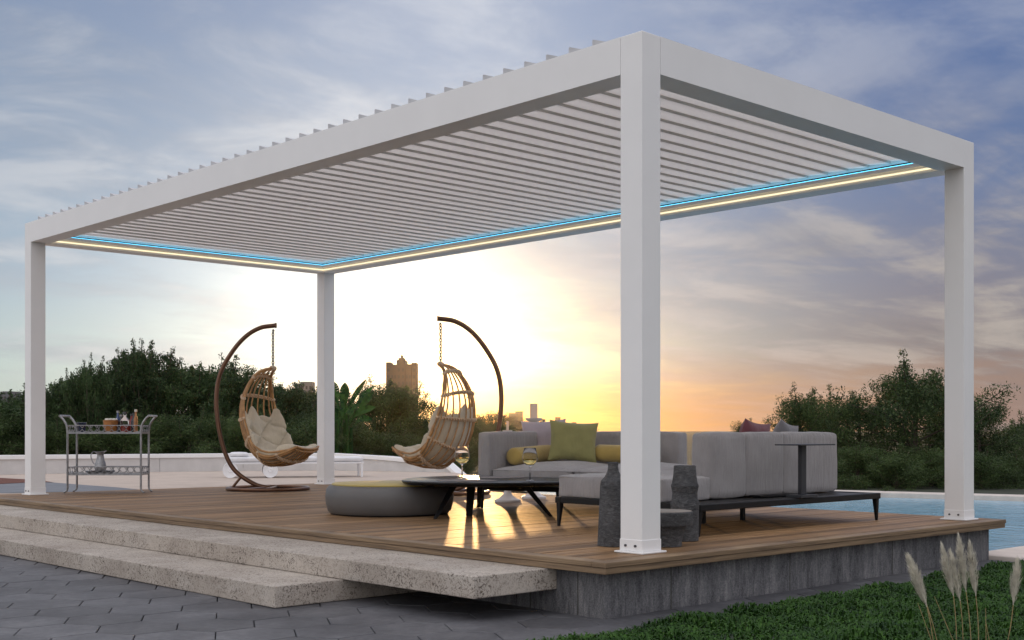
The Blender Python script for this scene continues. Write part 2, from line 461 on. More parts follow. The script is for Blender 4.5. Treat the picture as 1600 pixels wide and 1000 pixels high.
# pebble strip round the deck end
mb = MB()
mb.prism([(-7, 9.30), (4.26, 9.30), (4.26, 9.52), (-7, 9.52)], -.2, TZ+.006)
mb.prism([(4.26, 6.9), (4.62, 6.9), (4.62, 9.52), (4.26, 9.52)], -.2, TZ+.006)
tag(mb.build('drain_path', M['pebble']), kind='structure')
# grey tile floor and mulch bed at far left
def poly(name, pts, z, mat):
    q = [PX(x, y, z) for x, y in pts]
    mb = MB(); mb.add([tuple(p) for p in q], [tuple(range(len(q)))]); o = mb.build(name, mat); return tag(o, kind='structure')
poly('tiled_path', [(-140, 771.5), (-140, 758), (60, 752.5), (80, 753.5), (130, 757.5), (185, 761.5), (222, 765.2), (120, 768.2), (20, 770.2)], TZ+.004, M['greyfloor'])
poly('mulch_ground', [(-140, 758), (-140, 744), (0, 746.5), (60, 750), (84, 753.6), (60, 752.8), (0, 756)], TZ+.008, M['soil'])

# swimming pool
WZ = -.31
wp = [PX(1561, 863, WZ), PX(1800, 842, WZ)]
far = [(2100, 795), (1600, 783.5), (1372, 777), (1150, 770.5), (900, 762), (745, 756.5)]
farp = [PX(x, y, WZ) for x, y in far]
pool = [Vector((4.0, .10, 0)), Vector((13.5, .10, 0))] + farp + [Vector((wall_end.x+.6, wall_end.y-1.2, 0)), Vector((4.0, 6.6, 0))]
mb = MB(); mb.add([(p.x, p.y, WZ) for p in pool], [tuple(range(len(pool)))])
tag(mb.build('pool_water', M['water']), kind='structure')
mb = MB()
def strip(mb, pts, w, z0, z1):
    for a, b in zip(pts[:-1], pts[1:]):
        a = Vector((a.x, a.y, 0)); b = Vector((b.x, b.y, 0)); d = (b-a).normalized(); nrm = Vector((d.y, -d.x, 0))
        if nrm.dot(a-Vector((CAM[0], CAM[1], 0))) < 0: nrm = -nrm
        q = [a, b, b+nrm*w+d*.02, a+nrm*w-d*.02]
        mb.prism([(p.x, p.y) for p in q], z0, z1)
strip(mb, farp, .45, -.9, -.235)
tag(mb.build('pool_kerb', M['coping'], bevel=.012), kind='structure')
mb = MB(); mb.prism([(4.115, -.33), (13.5, -.33), (13.5, .10), (4.115, .10)], -.8, -.285)
tag(mb.build('pool_pavement', M['coping'], bevel=.01), kind='structure')
mb = MB(); mb.prism([(13.5, -12), (30, -12), (30, 12), (13.5, 12)], -.9, -.33)
tag(mb.build('side_ground', M['earth']), kind='structure')

# deck: boards, nosing, plinth
mb = MB(); bw = .125
y = -.17+.11; k = 0
DX0, DX1, DY1 = -.49, 4.22, 9.25
while y < DY1-.01:
    y1 = min(y+bw-.008, DY1)
    mb.box(DX0+.11, DX1, y, y1, -.03, rnd.uniform(-.0008, .0008))
    y += bw
tag(mb.build('deck_floor', M['wood']), kind='structure')
mb = MB()
mb.box(DX0, DX1, -.17, -.064, -.03, 0); mb.box(DX0, DX0+.106, -.064, DY1, -.03, 0)
mb.box(DX0+.006, DX1-.006, -.164, DY1-.01, -.0655, -.031)
tag(mb.build('deck_edge_strip', M['woodedge'], bevel=.004), kind='structure')
mb = MB()
px0, px1, py0 = -.40, 4.11, -.08
rs = random.Random(5)
mb.box(px0, px1, py0, DY1-.08, -.6, -.0665)
tag(mb.build('plinth_slab', M['conc'], bevel=.004), kind='structure')
xs = px0+.003
gj = MB()
for xx in (.16, 1.35, 2.62, 3.75):
    gj.box(xx, xx+.006, py0-.0015, py0+.01, -.32, -.068)
for yy in (.12, .5): gj.box(px0-.0015, px0+.01, yy, yy+.006, -.32, -.068)
tag(gj.build('plinth_slab_joint_line', M['joint']), kind='structure')

# stone steps
mb = MB(); mb.box(-1.03, -.402, .285, 11, -.19, -.0675)
tag(mb.build('stone_step', M['trav'], bevel=.006), 'upper pitted travertine step slab directly under the edge of the wooden deck', 'step', 'travertine step slabs')
mb = MB(); mb.box(-1.50, -.41, 1.49, 11, -.318, -.1915)
tag(mb.build('stone_step', M['trav'], bevel=.006), 'lower pitted travertine step slab lying on the hexagonal paving', 'step', 'travertine step slabs')

# ================================================================== PERGOLA
PW, PL, PH = 4.02, 8.98, 3.0
pg = empty('pergola', (PW/2, PL/2, 0), 0, 'white aluminium pergola with louvred roof and led strips standing on the deck', 'pergola')
off = Vector((-PW/2, -PL/2, 0))
def P_(mb, name, mat, **kw):
    o = mb.build(name, mat, pg, off, **kw); return o
ps = .165
for (x0, y0, sxn, syn) in ((0, 0, -1, -1), (PW-ps, 0, 1, -1), (0, PL-ps, -1, 1), (PW-ps, PL-ps, 1, 1)):
    mb = MB(); mb.box(x0, x0+ps, y0, y0+ps, .0, PH)
    post = P_(mb, 'post', M['white'], bevel=.004)
    mb = MB()
    e = .003
    mb.box(x0-e, x0+ps+e, y0-e, y0+ps+e, .012, .080)
    s1 = mb.build('post_sleeve', M['white'], post, bevel=.003)
    mb = MB(); e = .026; mb.box(x0-e, x0+ps+e, y0-e, y0+ps+e, .001, .0115)
    mb.build('base_plate', M['white'], post, bevel=.003)
    for t_ in (.045, ps-.045):
        mb = MB(); mb.tube([(x0-.011, y0+t_, .044), (x0-.003, y0+t_, .044)], .0075, 10); mb.build('bolt', M['bolt'], post)
bt, bz = .20, 2.78
mb = MB(); mb.box(0.0005, ps, ps+.001, PL-ps-.001, bz, PH); mb.box(ps, bt, bt, PL-bt, bz, PH-.002); P_(mb, 'beam', M['white'])
mb = MB(); mb.box(PW-ps, PW-.0005, ps+.001, PL-ps-.001, bz, PH); mb.box(PW-bt, PW-ps, bt, PL-bt, bz, PH-.002); P_(mb, 'beam', M['white'])
mb = MB(); mb.box(ps+.001, PW-ps-.001, .0005, bt-.0008, bz, PH); P_(mb, 'beam', M['white'])
mb = MB(); mb.box(ps+.001, PW-ps-.001, PL-bt+.0008, PL-.0005, bz, PH); P_(mb, 'beam', M['white'])
# gutter ledge inside
g0, g1 = .05, .004
def ring(mb, a, b, z0, z1):      # rectangular ring between insets a<b inside the beams
    X0, X1, Y0, Y1 = bt, PW-bt, bt, PL-bt
    mb.box(X0+a, X1-a, Y0+a, Y0+b, z0, z1); mb.box(X0+a, X1-a, Y1-b, Y1-a, z0, z1)
    mb.box(X0+a, X0+b, Y0+b, Y1-b, z0, z1); mb.box(X1-b, X1-a, Y0+b, Y1-b, z0, z1)
mb = MB(); ring(mb, .0005, .045, 2.832, 2.862); P_(mb, 'gutter', M['white'])
mb = MB(); ring(mb, .001, .010, 2.803, 2.814); o = P_(mb, 'led_strip', M['warm']); o['label'] = 'warm white led strip'
mb = MB(); ring(mb, .030, .044, 2.8625, 2.8690); o = P_(mb, 'led_strip', M['cold']); o['label'] = 'blue led strip'
mb = MB(); ring(mb, .046, .049, 2.866, 2.877); P_(mb, 'gap_line', M['black'])
# louvres
ytooth = .225
i = 0
LX0, LX1 = bt-.03, PW-bt-.004
Lmesh = None
while True:
    yc = .235 + i*.1964
    if yc + .19 > PL-bt+.01: break
    if Lmesh is None:
        lm = MB(); prof = [(0, 0), (.187, .013), (.194, .020), (.200, .045), (.194, .054), (.18, .032), (.010, .014), (.008, .040), (.0, .040)]
        n = len(prof)
        vs = [(LX0-.0, y_, z_) for y_, z_ in prof] + [(LX1, y_, z_) for y_, z_ in prof]
        lm.add(vs, [tuple(range(n)), tuple(range(2*n-1, n-1, -1))] + [(k_, n+k_, n+(k_+1) % n, (k_+1) % n) for k_ in range(n)])
        o = lm.build('louvre', M['louvre'], pg); Lmesh = o.data
        sl = MB(); sl.box(LX0+.002, LX1-.002, -.0035, -.0005, -.003, .039); so_ = sl.build('louvre_gap_shade', M['gap_line'], o)  # strip added to draw the shaded gap between blades as a dark line
    else:
        o = bpy.data.objects.new('louvre', Lmesh); col.objects.link(o); o.parent = pg
        q_ = bpy.data.objects.new('louvre_gap_shade', so_.data); col.objects.link(q_); q_.parent = o
    o.location = off + Vector((0, yc-.01, 2.905)); 
    i += 1
yl = .235 + i*.1964 - .01
if PL-bt-yl > .01:
    mb = MB(); mb.box(LX0, LX1, yl+.002, PL-bt-.002, 2.905, 2.92); P_(mb, 'end_panel', M['louvre'])
# louvre end teeth seen above the front beam: end blocks standing on the beam
i = 0
while .235 + i*.1964 + .19 < PL-bt+.01:
    yc = .235 + i*.1964
    mb = MB()
    pr = [(yc+.06, 3.001), (yc+.165, 3.001), (yc+.165, 3.036), (yc+.157, 3.040), (yc+.06, 3.006)]
    n = len(pr); vs = [(.012, a, b) for a, b in pr]+[(.195, a, b) for a, b in pr]
    mb.add(vs, [tuple(range(n-1, -1, -1)), tuple(range(n, 2*n))]+[(k_, (k_+1) % n, n+(k_+1) % n, n+k_) for k_ in range(n)])
    P_(mb, 'louvre_cap', M['capgrey'])
    i += 1

# ================================================================== SOFT SHAPES
def cushion_mb(sx, sy, sz, r=.04, puff=.012, n=14, wr=.003, seed=0, m=None, top=0):
    """rounded box, z from 0 to sz, centred in x and y"""
    bm = bmesh.new(); mb = MB()
    def face(ax, sg):
        def fn(u, v):
            a, b = u*2-1, v*2-1
            a = math.sin(a*math.pi/2)*.35 + a*.65; b = math.sin(b*math.pi/2)*.35+b*.65
            p = [0, 0, 0]; p[ax] = sg; p[(ax+1) % 3] = a*sg; p[(ax+2) % 3] = b
            h = (sx/2, sy/2, sz/2)
            q = Vector((p[0]*h[0], p[1]*h[1], p[2]*h[2]))
            inner = Vector([max(-h[i]+r, min(h[i]-r, q[i])) for i in range(3)])
            d = q-inner
            if d.length > 1e-9: q = inner + d.normalized()*r
            nrm = d.normalized() if d.length > 1e-9 else Vector((0, 0, 0))
            f = math.cos(min(1, abs(a))*math.pi/2)**.6*math.cos(min(1, abs(b))*math.pi/2)**.6
            q += nrm*puff*f
            if top and nrm.z > .9: q.z += top*f
            nz = noise.noise(q*6+Vector((seed*7.1, 0, 0))) + .5*noise.noise(q*15+Vector((0, seed*3.3, 0)))
            q += nrm*wr*nz
            q.z += sz/2
            return q
        return fn
    for ax in range(3):
        for sg in (1, -1): mb.grid(face(ax, sg), n, n)
    if m is not None: mb.v = [tuple(m @ Vector(p)) for p in mb.v]
    bm.free()
    return mb
def pillow_mb(w, h, t, n=18, seed=0, ear=.10):
    mb = MB()
    for sg in (1, -1):
        def fn(u, v):
            a, b = u*2-1, v*2-1
            pin = 1 - ear*(1-abs(a)**2)*abs(b)**2
            pin2 = 1 - ear*(1-abs(b)**2)*abs(a)**2
            th = t/2*((1-a**4)*(1-b**4))**.55*(.72+.28*math.cos(a*1.4)*math.cos(b*1.4))
            wr = .012*noise.noise(Vector((a*2.2+seed, b*2.2, seed)))+.005*noise.noise(Vector((a*7+seed, b*7, seed)))
            k = min(1, (1-abs(a))*5)*min(1, (1-abs(b))*5)
            return Vector((a*w/2*pin2, sg*(th+max(0, 1)*wr*k), (b*h/2*pin)+h/2))
        g0_ = len(mb.f)
        mb.grid(fn, n, n)
        if sg == 1: mb.f[g0_:] = [tuple(reversed(f)) for f in mb.f[g0_:]]
    return mb
def leg_taper(mb, x, y, z0, z1, a, b, dx=0, dy=0):
    mb.hull8([(x-a/2+dx, y-a/2+dy, z0), (x+a/2+dx, y-a/2+dy, z0), (x+a/2+dx, y+a/2+dy, z0), (x-a/2+dx, y+a/2+dy, z0)],
             [(x-b/2, y-b/2, z1), (x+b/2, y-b/2, z1), (x+b/2, y+b/2, z1), (x-b/2, y+b/2, z1)])

def piping(root, o, x0, x1, y0, y1, z):
    mb = MB(); r_ = .012
    mb.tube([(x0+r_, y0, z), (x1-r_, y0, z), (x1, y0+r_, z), (x1, y1-r_, z), (x1-r_, y1, z), (x0+r_, y1, z), (x0, y1-r_, z), (x0, y0+r_, z)], .0042, 6, closed=True)
    mb.build('piping', M['sofa'], root, o)
# ---------------- chaise sofa (right)
sb = empty('chaise_sofa', (2.25, 1.15, 0), 0, 'grey chaise sofa seen from behind on a long black metal platform', 'sofa')
O = Vector((-2.25, -1.15, 0))
def S(mb, name, mat, root=sb, o=O, **kw): return mb.build(name, mat, root, o, **kw)
mb = MB(); mb.box(1.12, 3.40, .46, .52, .172, .2175); mb.box(1.12, 3.40, 1.76, 1.82, .172, .2175)
mb.box(1.12, 1.18, .52, 1.76, .172, .2175); mb.box(3.34, 3.40, .52, 1.76, .172, .2175)
mb.box(1.18, 3.34, .52, 1.76, .185, .212)
S(mb, 'platform', M['black'], bevel=.006)
for x, y_, dx_ in ((1.145, .49, -.012), (1.145, 1.79, -.012), (3.37, .49, .014), (3.37, 1.79, .014)):
    mb = MB(); leg_taper(mb, x, y_, .001, .174, .018, .04, dx_, 0); S(mb, 'leg', M['black'], bevel=.003)
for x in (2.1, 2.6):
    mb = MB(); mb.box(x, x+.03, 1.2, 1.23, .001, .19); S(mb, 'leg', M['black'])
S(cushion_mb(.538, 1.0, .165, .018, .014, wr=.006, seed=1, m=Matrix.Translation((1.401, 1.30, .215))), 'seat_cushion', M['sofa'], weld=True)
S(cushion_mb(1.62, .82, .165, .018, .016, wr=.006, seed=2, m=Matrix.Translation((2.484, 1.395, .215))), 'seat_cushion', M['sofa'], weld=True)
piping(sb, O, 1.132, 1.668, .802, 1.798, .366)
for k_, (a, b) in enumerate(((1.67, 2.10), (2.10, 2.58), (2.58, 3.33))):
    S(cushion_mb(b-a+.004, .175, .465, .026, .010, wr=.005, seed=3+k_, m=Matrix.Translation(((a+b)/2, .89, .225))), 'backrest', M['sofa'], weld=True)
mb = MB(); mb.box(2.13, 2.6, .70, .80, .2185, .232); S(mb, 'backrest_foot', M['black'])

# ---------------- two seat sofa (left)
TH = R(12)
sa = empty('two_seat_sofa', (2.05, 3.74, 0), TH, 'grey two seat sofa with side arm and mustard bolsters facing the coffee table', 'sofa')
OA = Vector((0, 0, 0))
def LA(sd_, t_, z): return Vector((2.05+math.cos(TH)*sd_+math.sin(TH)*t_, 3.74+math.sin(TH)*sd_-math.cos(TH)*t_, z))
AX0, AX1, AY0, AY1 = 0.0, 1.33, -1.88, 0.0
def SA(mb, name, mat, **kw): return mb.build(name, mat, sa, OA, **kw)
mb = MB(); mb.box(AX0, AX1, AY0, AY0+.05, .172, .2125); mb.box(AX0, AX1, AY1-.05, AY1, .172, .2125)
mb.box(AX0, AX0+.05, AY0+.05, AY1-.05, .172, .2125); mb.box(AX1-.05, AX1, AY0+.05, AY1-.05, .172, .2125); mb.box(AX0+.05, AX1-.05, AY0+.05, AY1-.05, .185, .210)
SA(mb, 'platform', M['black'], bevel=.006)
for x, y_ in ((AX0+.03, AY0+.03), (AX0+.03, AY1-.03), (AX1-.03, AY0+.03), (AX1-.03, AY1-.03)):
    mb = MB(); leg_taper(mb, x, y_, .001, .174, .018, .036); SA(mb, 'leg', M['black'], bevel=.003)
am = .15
for k_ in range(2):
    yc = -am - .4325 - k_*.865
    SA(cushion_mb(1.10, .858, .150, .020, .012, seed=11+k_, top=.055, wr=.006, m=Matrix.Translation((AX0+.565, yc, .214))), 'seat_cushion', M['sofa'], weld=True)
    piping(sa, OA, AX0+.012, AX0+1.118, yc-.430, yc+.430, .353)
SA(cushion_mb(1.30, am-.004, .482, .024, .008, seed=13, m=Matrix.Translation((AX0+.65, AY1-am/2, .213))), 'arm', M['sofa'], weld=True)
SA(cushion_mb(.20, 1.30, .482, .024, .008, seed=14, wr=.005, m=Matrix.Translation((AX1-.11, -am-.655, .213))), 'backrest', M['sofa'], weld=True)
# bolsters and throw cushions rest on it: things of their own
def bolster(a, b, r, label):
    d = (b-a); L = d.length
    mb = MB(); prof = [(0, 0), (r*.5, .002), (r*.9, .012), (r, .035), (r*1.01, L*.25), (r*1.02, L*.5), (r*1.01, L*.75), (r, L-.035), (r*.9, L-.012), (r*.5, L-.002), (0, L)]
    mb.lathe(prof, 28)
    rot = d.to_track_quat('Z', 'Y').to_matrix().to_4x4()
    mb.v = [tuple(rot @ Vector(p)) for p in mb.v]
    o = mb.build('bolster_cushion', M['pmust'], None, a, angle=60); tag(o, label, 'bolster', 'mustard bolsters on the sofa')
bolster(LA(.20, .245, .472), LA(.98, .245, .50), .080, 'mustard bolster lying along the armrest of the two seat sofa')
bolster(LA(.90, .72, .50), LA(.90, 1.34, .485), .080, 'mustard bolster lying right of the olive cushion, running behind the near post')
def pillow(p, w, h, t, mat, face_yaw, lean, label, cat='cushion', roll=0, seed=0, group=None, z=None):
    mb = pillow_mb(w, h, t, seed=seed)
    m = Matrix.Rotation(face_yaw, 4, 'Z') @ Matrix.Rotation(lean, 4, 'X') @ Matrix.Rotation(roll, 4, 'Y')
    mb.v = [tuple(m @ Vector(q)) for q in mb.v]
    o = mb.build('throw_cushion', mat, None, p, weld=True); tag(o, label, cat, group); return o
TG = 'throw cushions on the sofas'
pillow(PD(850, 11.72, .415), .45, .40, .15, M['pgrey'], YAW-.30, -.12, 'square mauve grey cushion leaning on the sofa back behind the olive cushion', roll=-.05, seed=2, group=TG)
pillow(PD(894, 11.36, .42), .46, .385, .15, M['pgreen'], YAW+.05, -.20, 'square olive green cushion leaning in the middle of the two seat sofa', roll=.07, seed=5, group=TG)

# rose and grey cushions behind the chaise back
def laid(p, w, mat, rx, ry, rz, label, seed):
    mb = pillow_mb(w, w, .15, seed=seed, ear=.16)
    m = Matrix.Rotation(rz, 4, 'Z') @ Matrix.Rotation(ry, 4, 'Y') @ Matrix.Rotation(rx, 4, 'X')
    mb.v = [tuple(m @ (Vector(q)-Vector((0, 0, w/2)))) for q in mb.v]
    o = mb.build('throw_cushion', mat, None, p, weld=True); tag(o, label, 'cushion', TG)
def on_line(px, Yc):
    lo_x, hi_x = 0.0, 4.0
    for _ in range(40):
        m_ = (lo_x+hi_x)/2; q = Vector((m_-CAM[0], Yc-CAM[1], 0)); cx_ = q.x*VX[0]+q.y*UX[0]; cz_ = q.x*VX[1]+q.y*UX[1]
        if 800+cx_/cz_*F_PX < px: lo_x = m_
        else: hi_x = m_
    return m_
pillow(Vector((on_line(1159, 1.22), 1.22, .385)), .42, .42, .15, M['ppink'], .10, .30, 'dusty rose cushion showing over the back of the chaise sofa', seed=8, roll=.10, group=TG)
pillow(Vector((on_line(1208, 1.24), 1.24, .385)), .42, .415, .15, M['pgrey2'], .22, .30, 'grey cushion next to the rose one over the back of the chaise sofa', seed=9, roll=.14, group=TG)

# ---------------- C shaped side table on the platform
stp = PX(1254, 777, .2185)
st = empty('side_table', stp, 0, 'black metal side table with thin top standing on the sofa platform', 'side table')
mb = MB(); mb.box(-.12, .09, -.07, .06, .0005, .022); mb.build('base', M['anth'], st, bevel=.002)
mb = MB(); mb.box(-.036, .026, -.016, .016, .022, .382); mb.build('post', M['anth'], st, bevel=.002)
mb = MB(); mb.box(-.25, .20, -.15, .07, .3825, .392); mb.build('table_top', M['anth'], st, bevel=.002)

# ---------------- coffee table
ctc = C(-.20, 10.35, 0)
ct = empty('coffee_table', ctc, YAW, 'low black pebble shaped coffee table on splayed legs between ottoman and sofa', 'coffee table')
CTH = .300
pts = []
for k_ in range(64):
    a = 2*math.pi*k_/64
    r = 1 + .05*math.cos(2*a+.6) + .035*math.cos(3*a+1.0)
    pts.append((.71*r*math.cos(a), .83*r*math.sin(a)))
mb = MB(); n = 64
lay = [(.965, CTH-.034), (.985, CTH-.026), (1.0, CTH-.010), (.995, CTH-.003), (.985, CTH)]
vs = [(x*s, y_*s, z) for s, z in lay for x, y_ in pts]
fs = [tuple(range(n-1, -1, -1)), tuple(range(4*n, 5*n))] + [(i*n+k_, i*n+(k_+1) % n, (i+1)*n+(k_+1) % n, (i+1)*n+k_) for i in range(4) for k_ in range(n)]
mb.add(vs, fs, True); mb.build('table_top', M['blackgloss'], ct, angle=50)
def ctleg(foot, top, w0, w1):
    mb = MB(); f = Vector(foot); t_ = Vector(top)
    def q(c, w, d): return [(c.x-w, c.y-d, c.z), (c.x+w, c.y-d, c.z), (c.x+w, c.y+d, c.z), (c.x-w, c.y+d, c.z)]
    mb.hull8(q(f, w0, w0*1.2), q(t_, w1, w1*1.2)); mb.build('leg', M['blackgloss'], ct, bevel=.006)
def cc(x, y_, z=0): 
    Z = F_PX*(CAM_H-z)/(y_-HOR); return ((x-800)/F_PX*Z+.20, Z-10.35)
ctleg((*cc(680, 811), .001), (-.27, -.32, CTH-.033), .017, .030)
ctleg((*cc(861, 807), .001), (.30, -.25, CTH-.033), .017, .030)
ctleg((*cc(733, 806), .001), (-.14, -.05, CTH-.033), .026, .038)
ctleg((*cc(748, 793), .001), (-.08, .62, CTH-.033), .017, .030)
# placemats
for x, y_, w, d, rz, lab in ((730, 751.5, .50, .26, -.12, 'oval grey place mat under the left wine glass on the coffee table'), (780, 746.5, .44, .30, .2, 'flat grey place mat behind the right wine glass on the coffee table')):
    p = PX(x, y_, CTH)
    mb = MB(); mb.lathe([(0, .0006), (1, .0006), (1.0, .006), (.98, .008), (0, .008)], 40, sx=w/2, sy=d/2)
    tag(mb.build('place_mat', M['paper'], None, p, YAW+rz), lab, 'place mat', 'place mats on the coffee table')
# wine glasses
def wine_glass(p, label):
    g = empty('wine_glass', p, 0, label, 'wine glass', 'wine glasses on the coffee table')
    k_ = 1.13
    outer = [(0, 0), (.036, .0), (.036, .002), (.012, .006), (.0045, .012), (.004, .09), (.006, .100), (.022, .108), (.038, .128), (.044, .152), (.042, .175), (.033, .225)]
    inner = [(.0318, .225), (.0407, .175), (.0427, .152), (.0368, .129), (.021, .1105), (0, .106)]
    mb = MB(); mb.lathe([(a*k_*1.28, b*k_*1.05) for a, b in outer+inner], 32); mb.build('goblet', M['glass'], g, angle=80)
    w = [(0, .1064), (.0208, .111), (.0364, .1293), (.0422, .150), (.0, .150)]
    mb = MB(); mb.lathe([(a*k_*1.28, b*k_*1.05) for a, b in w], 32); o = mb.build('wine', M['wine'], g, angle=60)
p1 = PX(722, 748, CTH+.008); p2 = PX(828, 751, CTH)
wine_glass(p1 + Vector((0, 0, .0005)), 'glass of white wine on the left place mat, in front of the hanging chair')
wine_glass(p2 + Vector((0, 0, .0005)), 'glass of white wine at the right of the coffee table, in front of the sofa')

# ---------------- ottoman
oc = C((609-800)/F_PX*10.52, 10.52, 0)
ot = empty('round_ottoman', oc, 0, 'large low round grey ottoman with a yellow top pad', 'ottoman')
mb = MB(); mb.lathe([(0, .012), (.505, .012), (.525, .03), (.542, .09), (.548, .15), (.540, .21), (.520, .238), (.500, .247), (0, .247)], 96); mb.build('body', M['otto'], ot, angle=40)
mb = MB(); mb.lathe([(.50, .001), (.505, .012)], 96); mb.build('foot_ring', M['black'], ot)
mb = MB(); mb.lathe([(.492, .2475), (.494, .256), (.482, .262), (0, .266)], 96); mb.build('top_pad', M['ottotop'], ot, angle=60)

# ---------------- candlesticks
def candlestick(p, H, label, cup, candle_r, candle_h):
    e = empty('candlestick', p, 0, label, 'candlestick', 'white candlesticks behind the sofa')
    mb = MB()
    prof = [(0, .001), (.13, .001), (.13, .02), (.09, .035), (.045, .07), (.032, .12), (.045, .18), (.032, .25), (.030, H-.16), (.045, H-.13), (.028, H-.10), (.03, H-.05), (cup, H-.02), (cup+.004, H), (cup-.01, H), (0, H-.008)]
    mb.lathe(prof, 28); mb.build('stand', M['candlew'], e, angle=50)
    mb = MB(); mb.lathe([(0, H-.006), (candle_r, H-.006), (candle_r, H+candle_h-.004), (candle_r-.006, H+candle_h), (0, H+candle_h-.003)], 24); mb.build('candle', M['wax'], e)
candlestick(PX(793, 784), HZ(672, 12.2), 'shorter white candlestick with slim candle behind the left sofa arm', .045, .012, .09)
candlestick(PX(834, 779), HZ(653, 12.8), 'tall white candlestick with thick pillar candle behind the sofa back', .084, .040, .150)

# ---------------- lava stone vases and bowl
def stone_thing(name, p, prof, label, cat, rz=0, n=8):
    mb = MB(); mb.lathe(prof, n)
    o = mb.build(name, M['lava'], None, p, rz, angle=30)
    o.modifiers.new('b', 'BEVEL').width = .006
    tag(o, label, cat); return o
pv = PX(958, 853)
v1 = [(0, .001), (.097, .001), (.083, .30), (.080, .375), (.076, .40), (.052, .425), (.035, .46), (.031, .49), (.034, .515), (.025, .515), (.022, .47), (0, .46)]
stone_thing('stone_vase', pv, [(a, b) for a, b in v1], 'tall dark stone bottle vase with a narrow neck, left of the near post', 'vase', .3, 32)
pv = PX(1070, 845)
v2 = [(0, .001), (.088, .001), (.090, .22), (.092, .248), (.082, .27), (.080, .31), (.086, .34), (.090, .352), (.082, .372), (.074, .42), (.070, .48), (.068, .485), (.060, .485), (.058, .40), (0, .38)]
stone_thing('stone_vase', pv, v2, 'wide mouthed dark stone vase with ridges, right of the near post', 'vase', .1, 32)
pb = PX(1040, 853)
bw_ = empty('stone_pedestal', pb, 0, 'low round dark stone pedestal stool in front of the wide stone vase', 'stone stool')
mb = MB(); mb.lathe([(0, .001), (.098, .001), (.10, .035), (.115, .085), (.128, .128), (.163, .130), (.168, .140), (.168, .208), (.162, .215)], 40); mb.build('base', M['lava'], bw_, angle=30)
mb = MB(); mb.lathe([(.162, .2155), (.155, .2185), (0, .2185)], 40); mb.build('top', M['lavatop'], bw_)

# ================================================================== HANGING CHAIRS
def smooth_path(pts, n):
    """Catmull-Rom resampling"""
    P = [Vector(p) for p in pts]; P = [P[0]*2-P[1]] + P + [P[-1]*2-P[-2]]
    out = []; segs = len(P)-3
    for i in range(n+1):
        t = i/n*segs; k = min(int(t), segs-1); u = t-k
        a, b, c, d = P[k:k+4]
        out.append(.5*((2*b) + (c-a)*u + (2*a-5*b+4*c-d)*u*u + (3*b-a-3*c+d)*u**3))
    return out
SCL = 14.6/F_PX
def stand_build():
    # local frame: x toward the chair, z up, origin at the ring centre (419,766)
    root = empty('swing_chair_stand', (0, 0, 0))
    r = .475
    mb = MB(); mb.tube([(r*math.cos(2*math.pi*k/48), r*.98*math.sin(2*math.pi*k/48), .024) for k in range(48)], .022, 10, closed=True)
    mb.build('base_ring', M['bronze'], root)
    mb = MB(); mb.tube([(-.2, -.40, .024), (-.02, 0, .024), (-.2, .40, .024)], .018, 8); mb.tube([(.02, -.46, .022), (.02, .46, .022)], .014, 8)
    mb.build('base_bar', M['bronze'], root)
    pp = [(421.6, 764), (396, 757), (364, 733), (346, 690), (338, 634), (343, 589), (361, 554), (383, 528), (406, 514), (430, 510)]
    pts = [((x-419)*SCL, 0, (766-y_)*SCL+.01) for x, y_ in pp]
    mb = MB(); mb.tube(smooth_path(pts, 60), .0265, 12); mb.build('pole', M['bronze'], root)
    mb = MB(); mb.tube([((430-419)*SCL, 0, 256*SCL+.01), ((432-419)*SCL, 0, 256*SCL+.01)], .031, 12)
    mb.build('end_cap', M['bronze'], root)
    mb = MB(); mb.tube([((376-419)*SCL, 0, 20*SCL), ((363-419)*SCL, .0, .03)], .016, 8); mb.build('brace', M['bronze'], root)
    return root
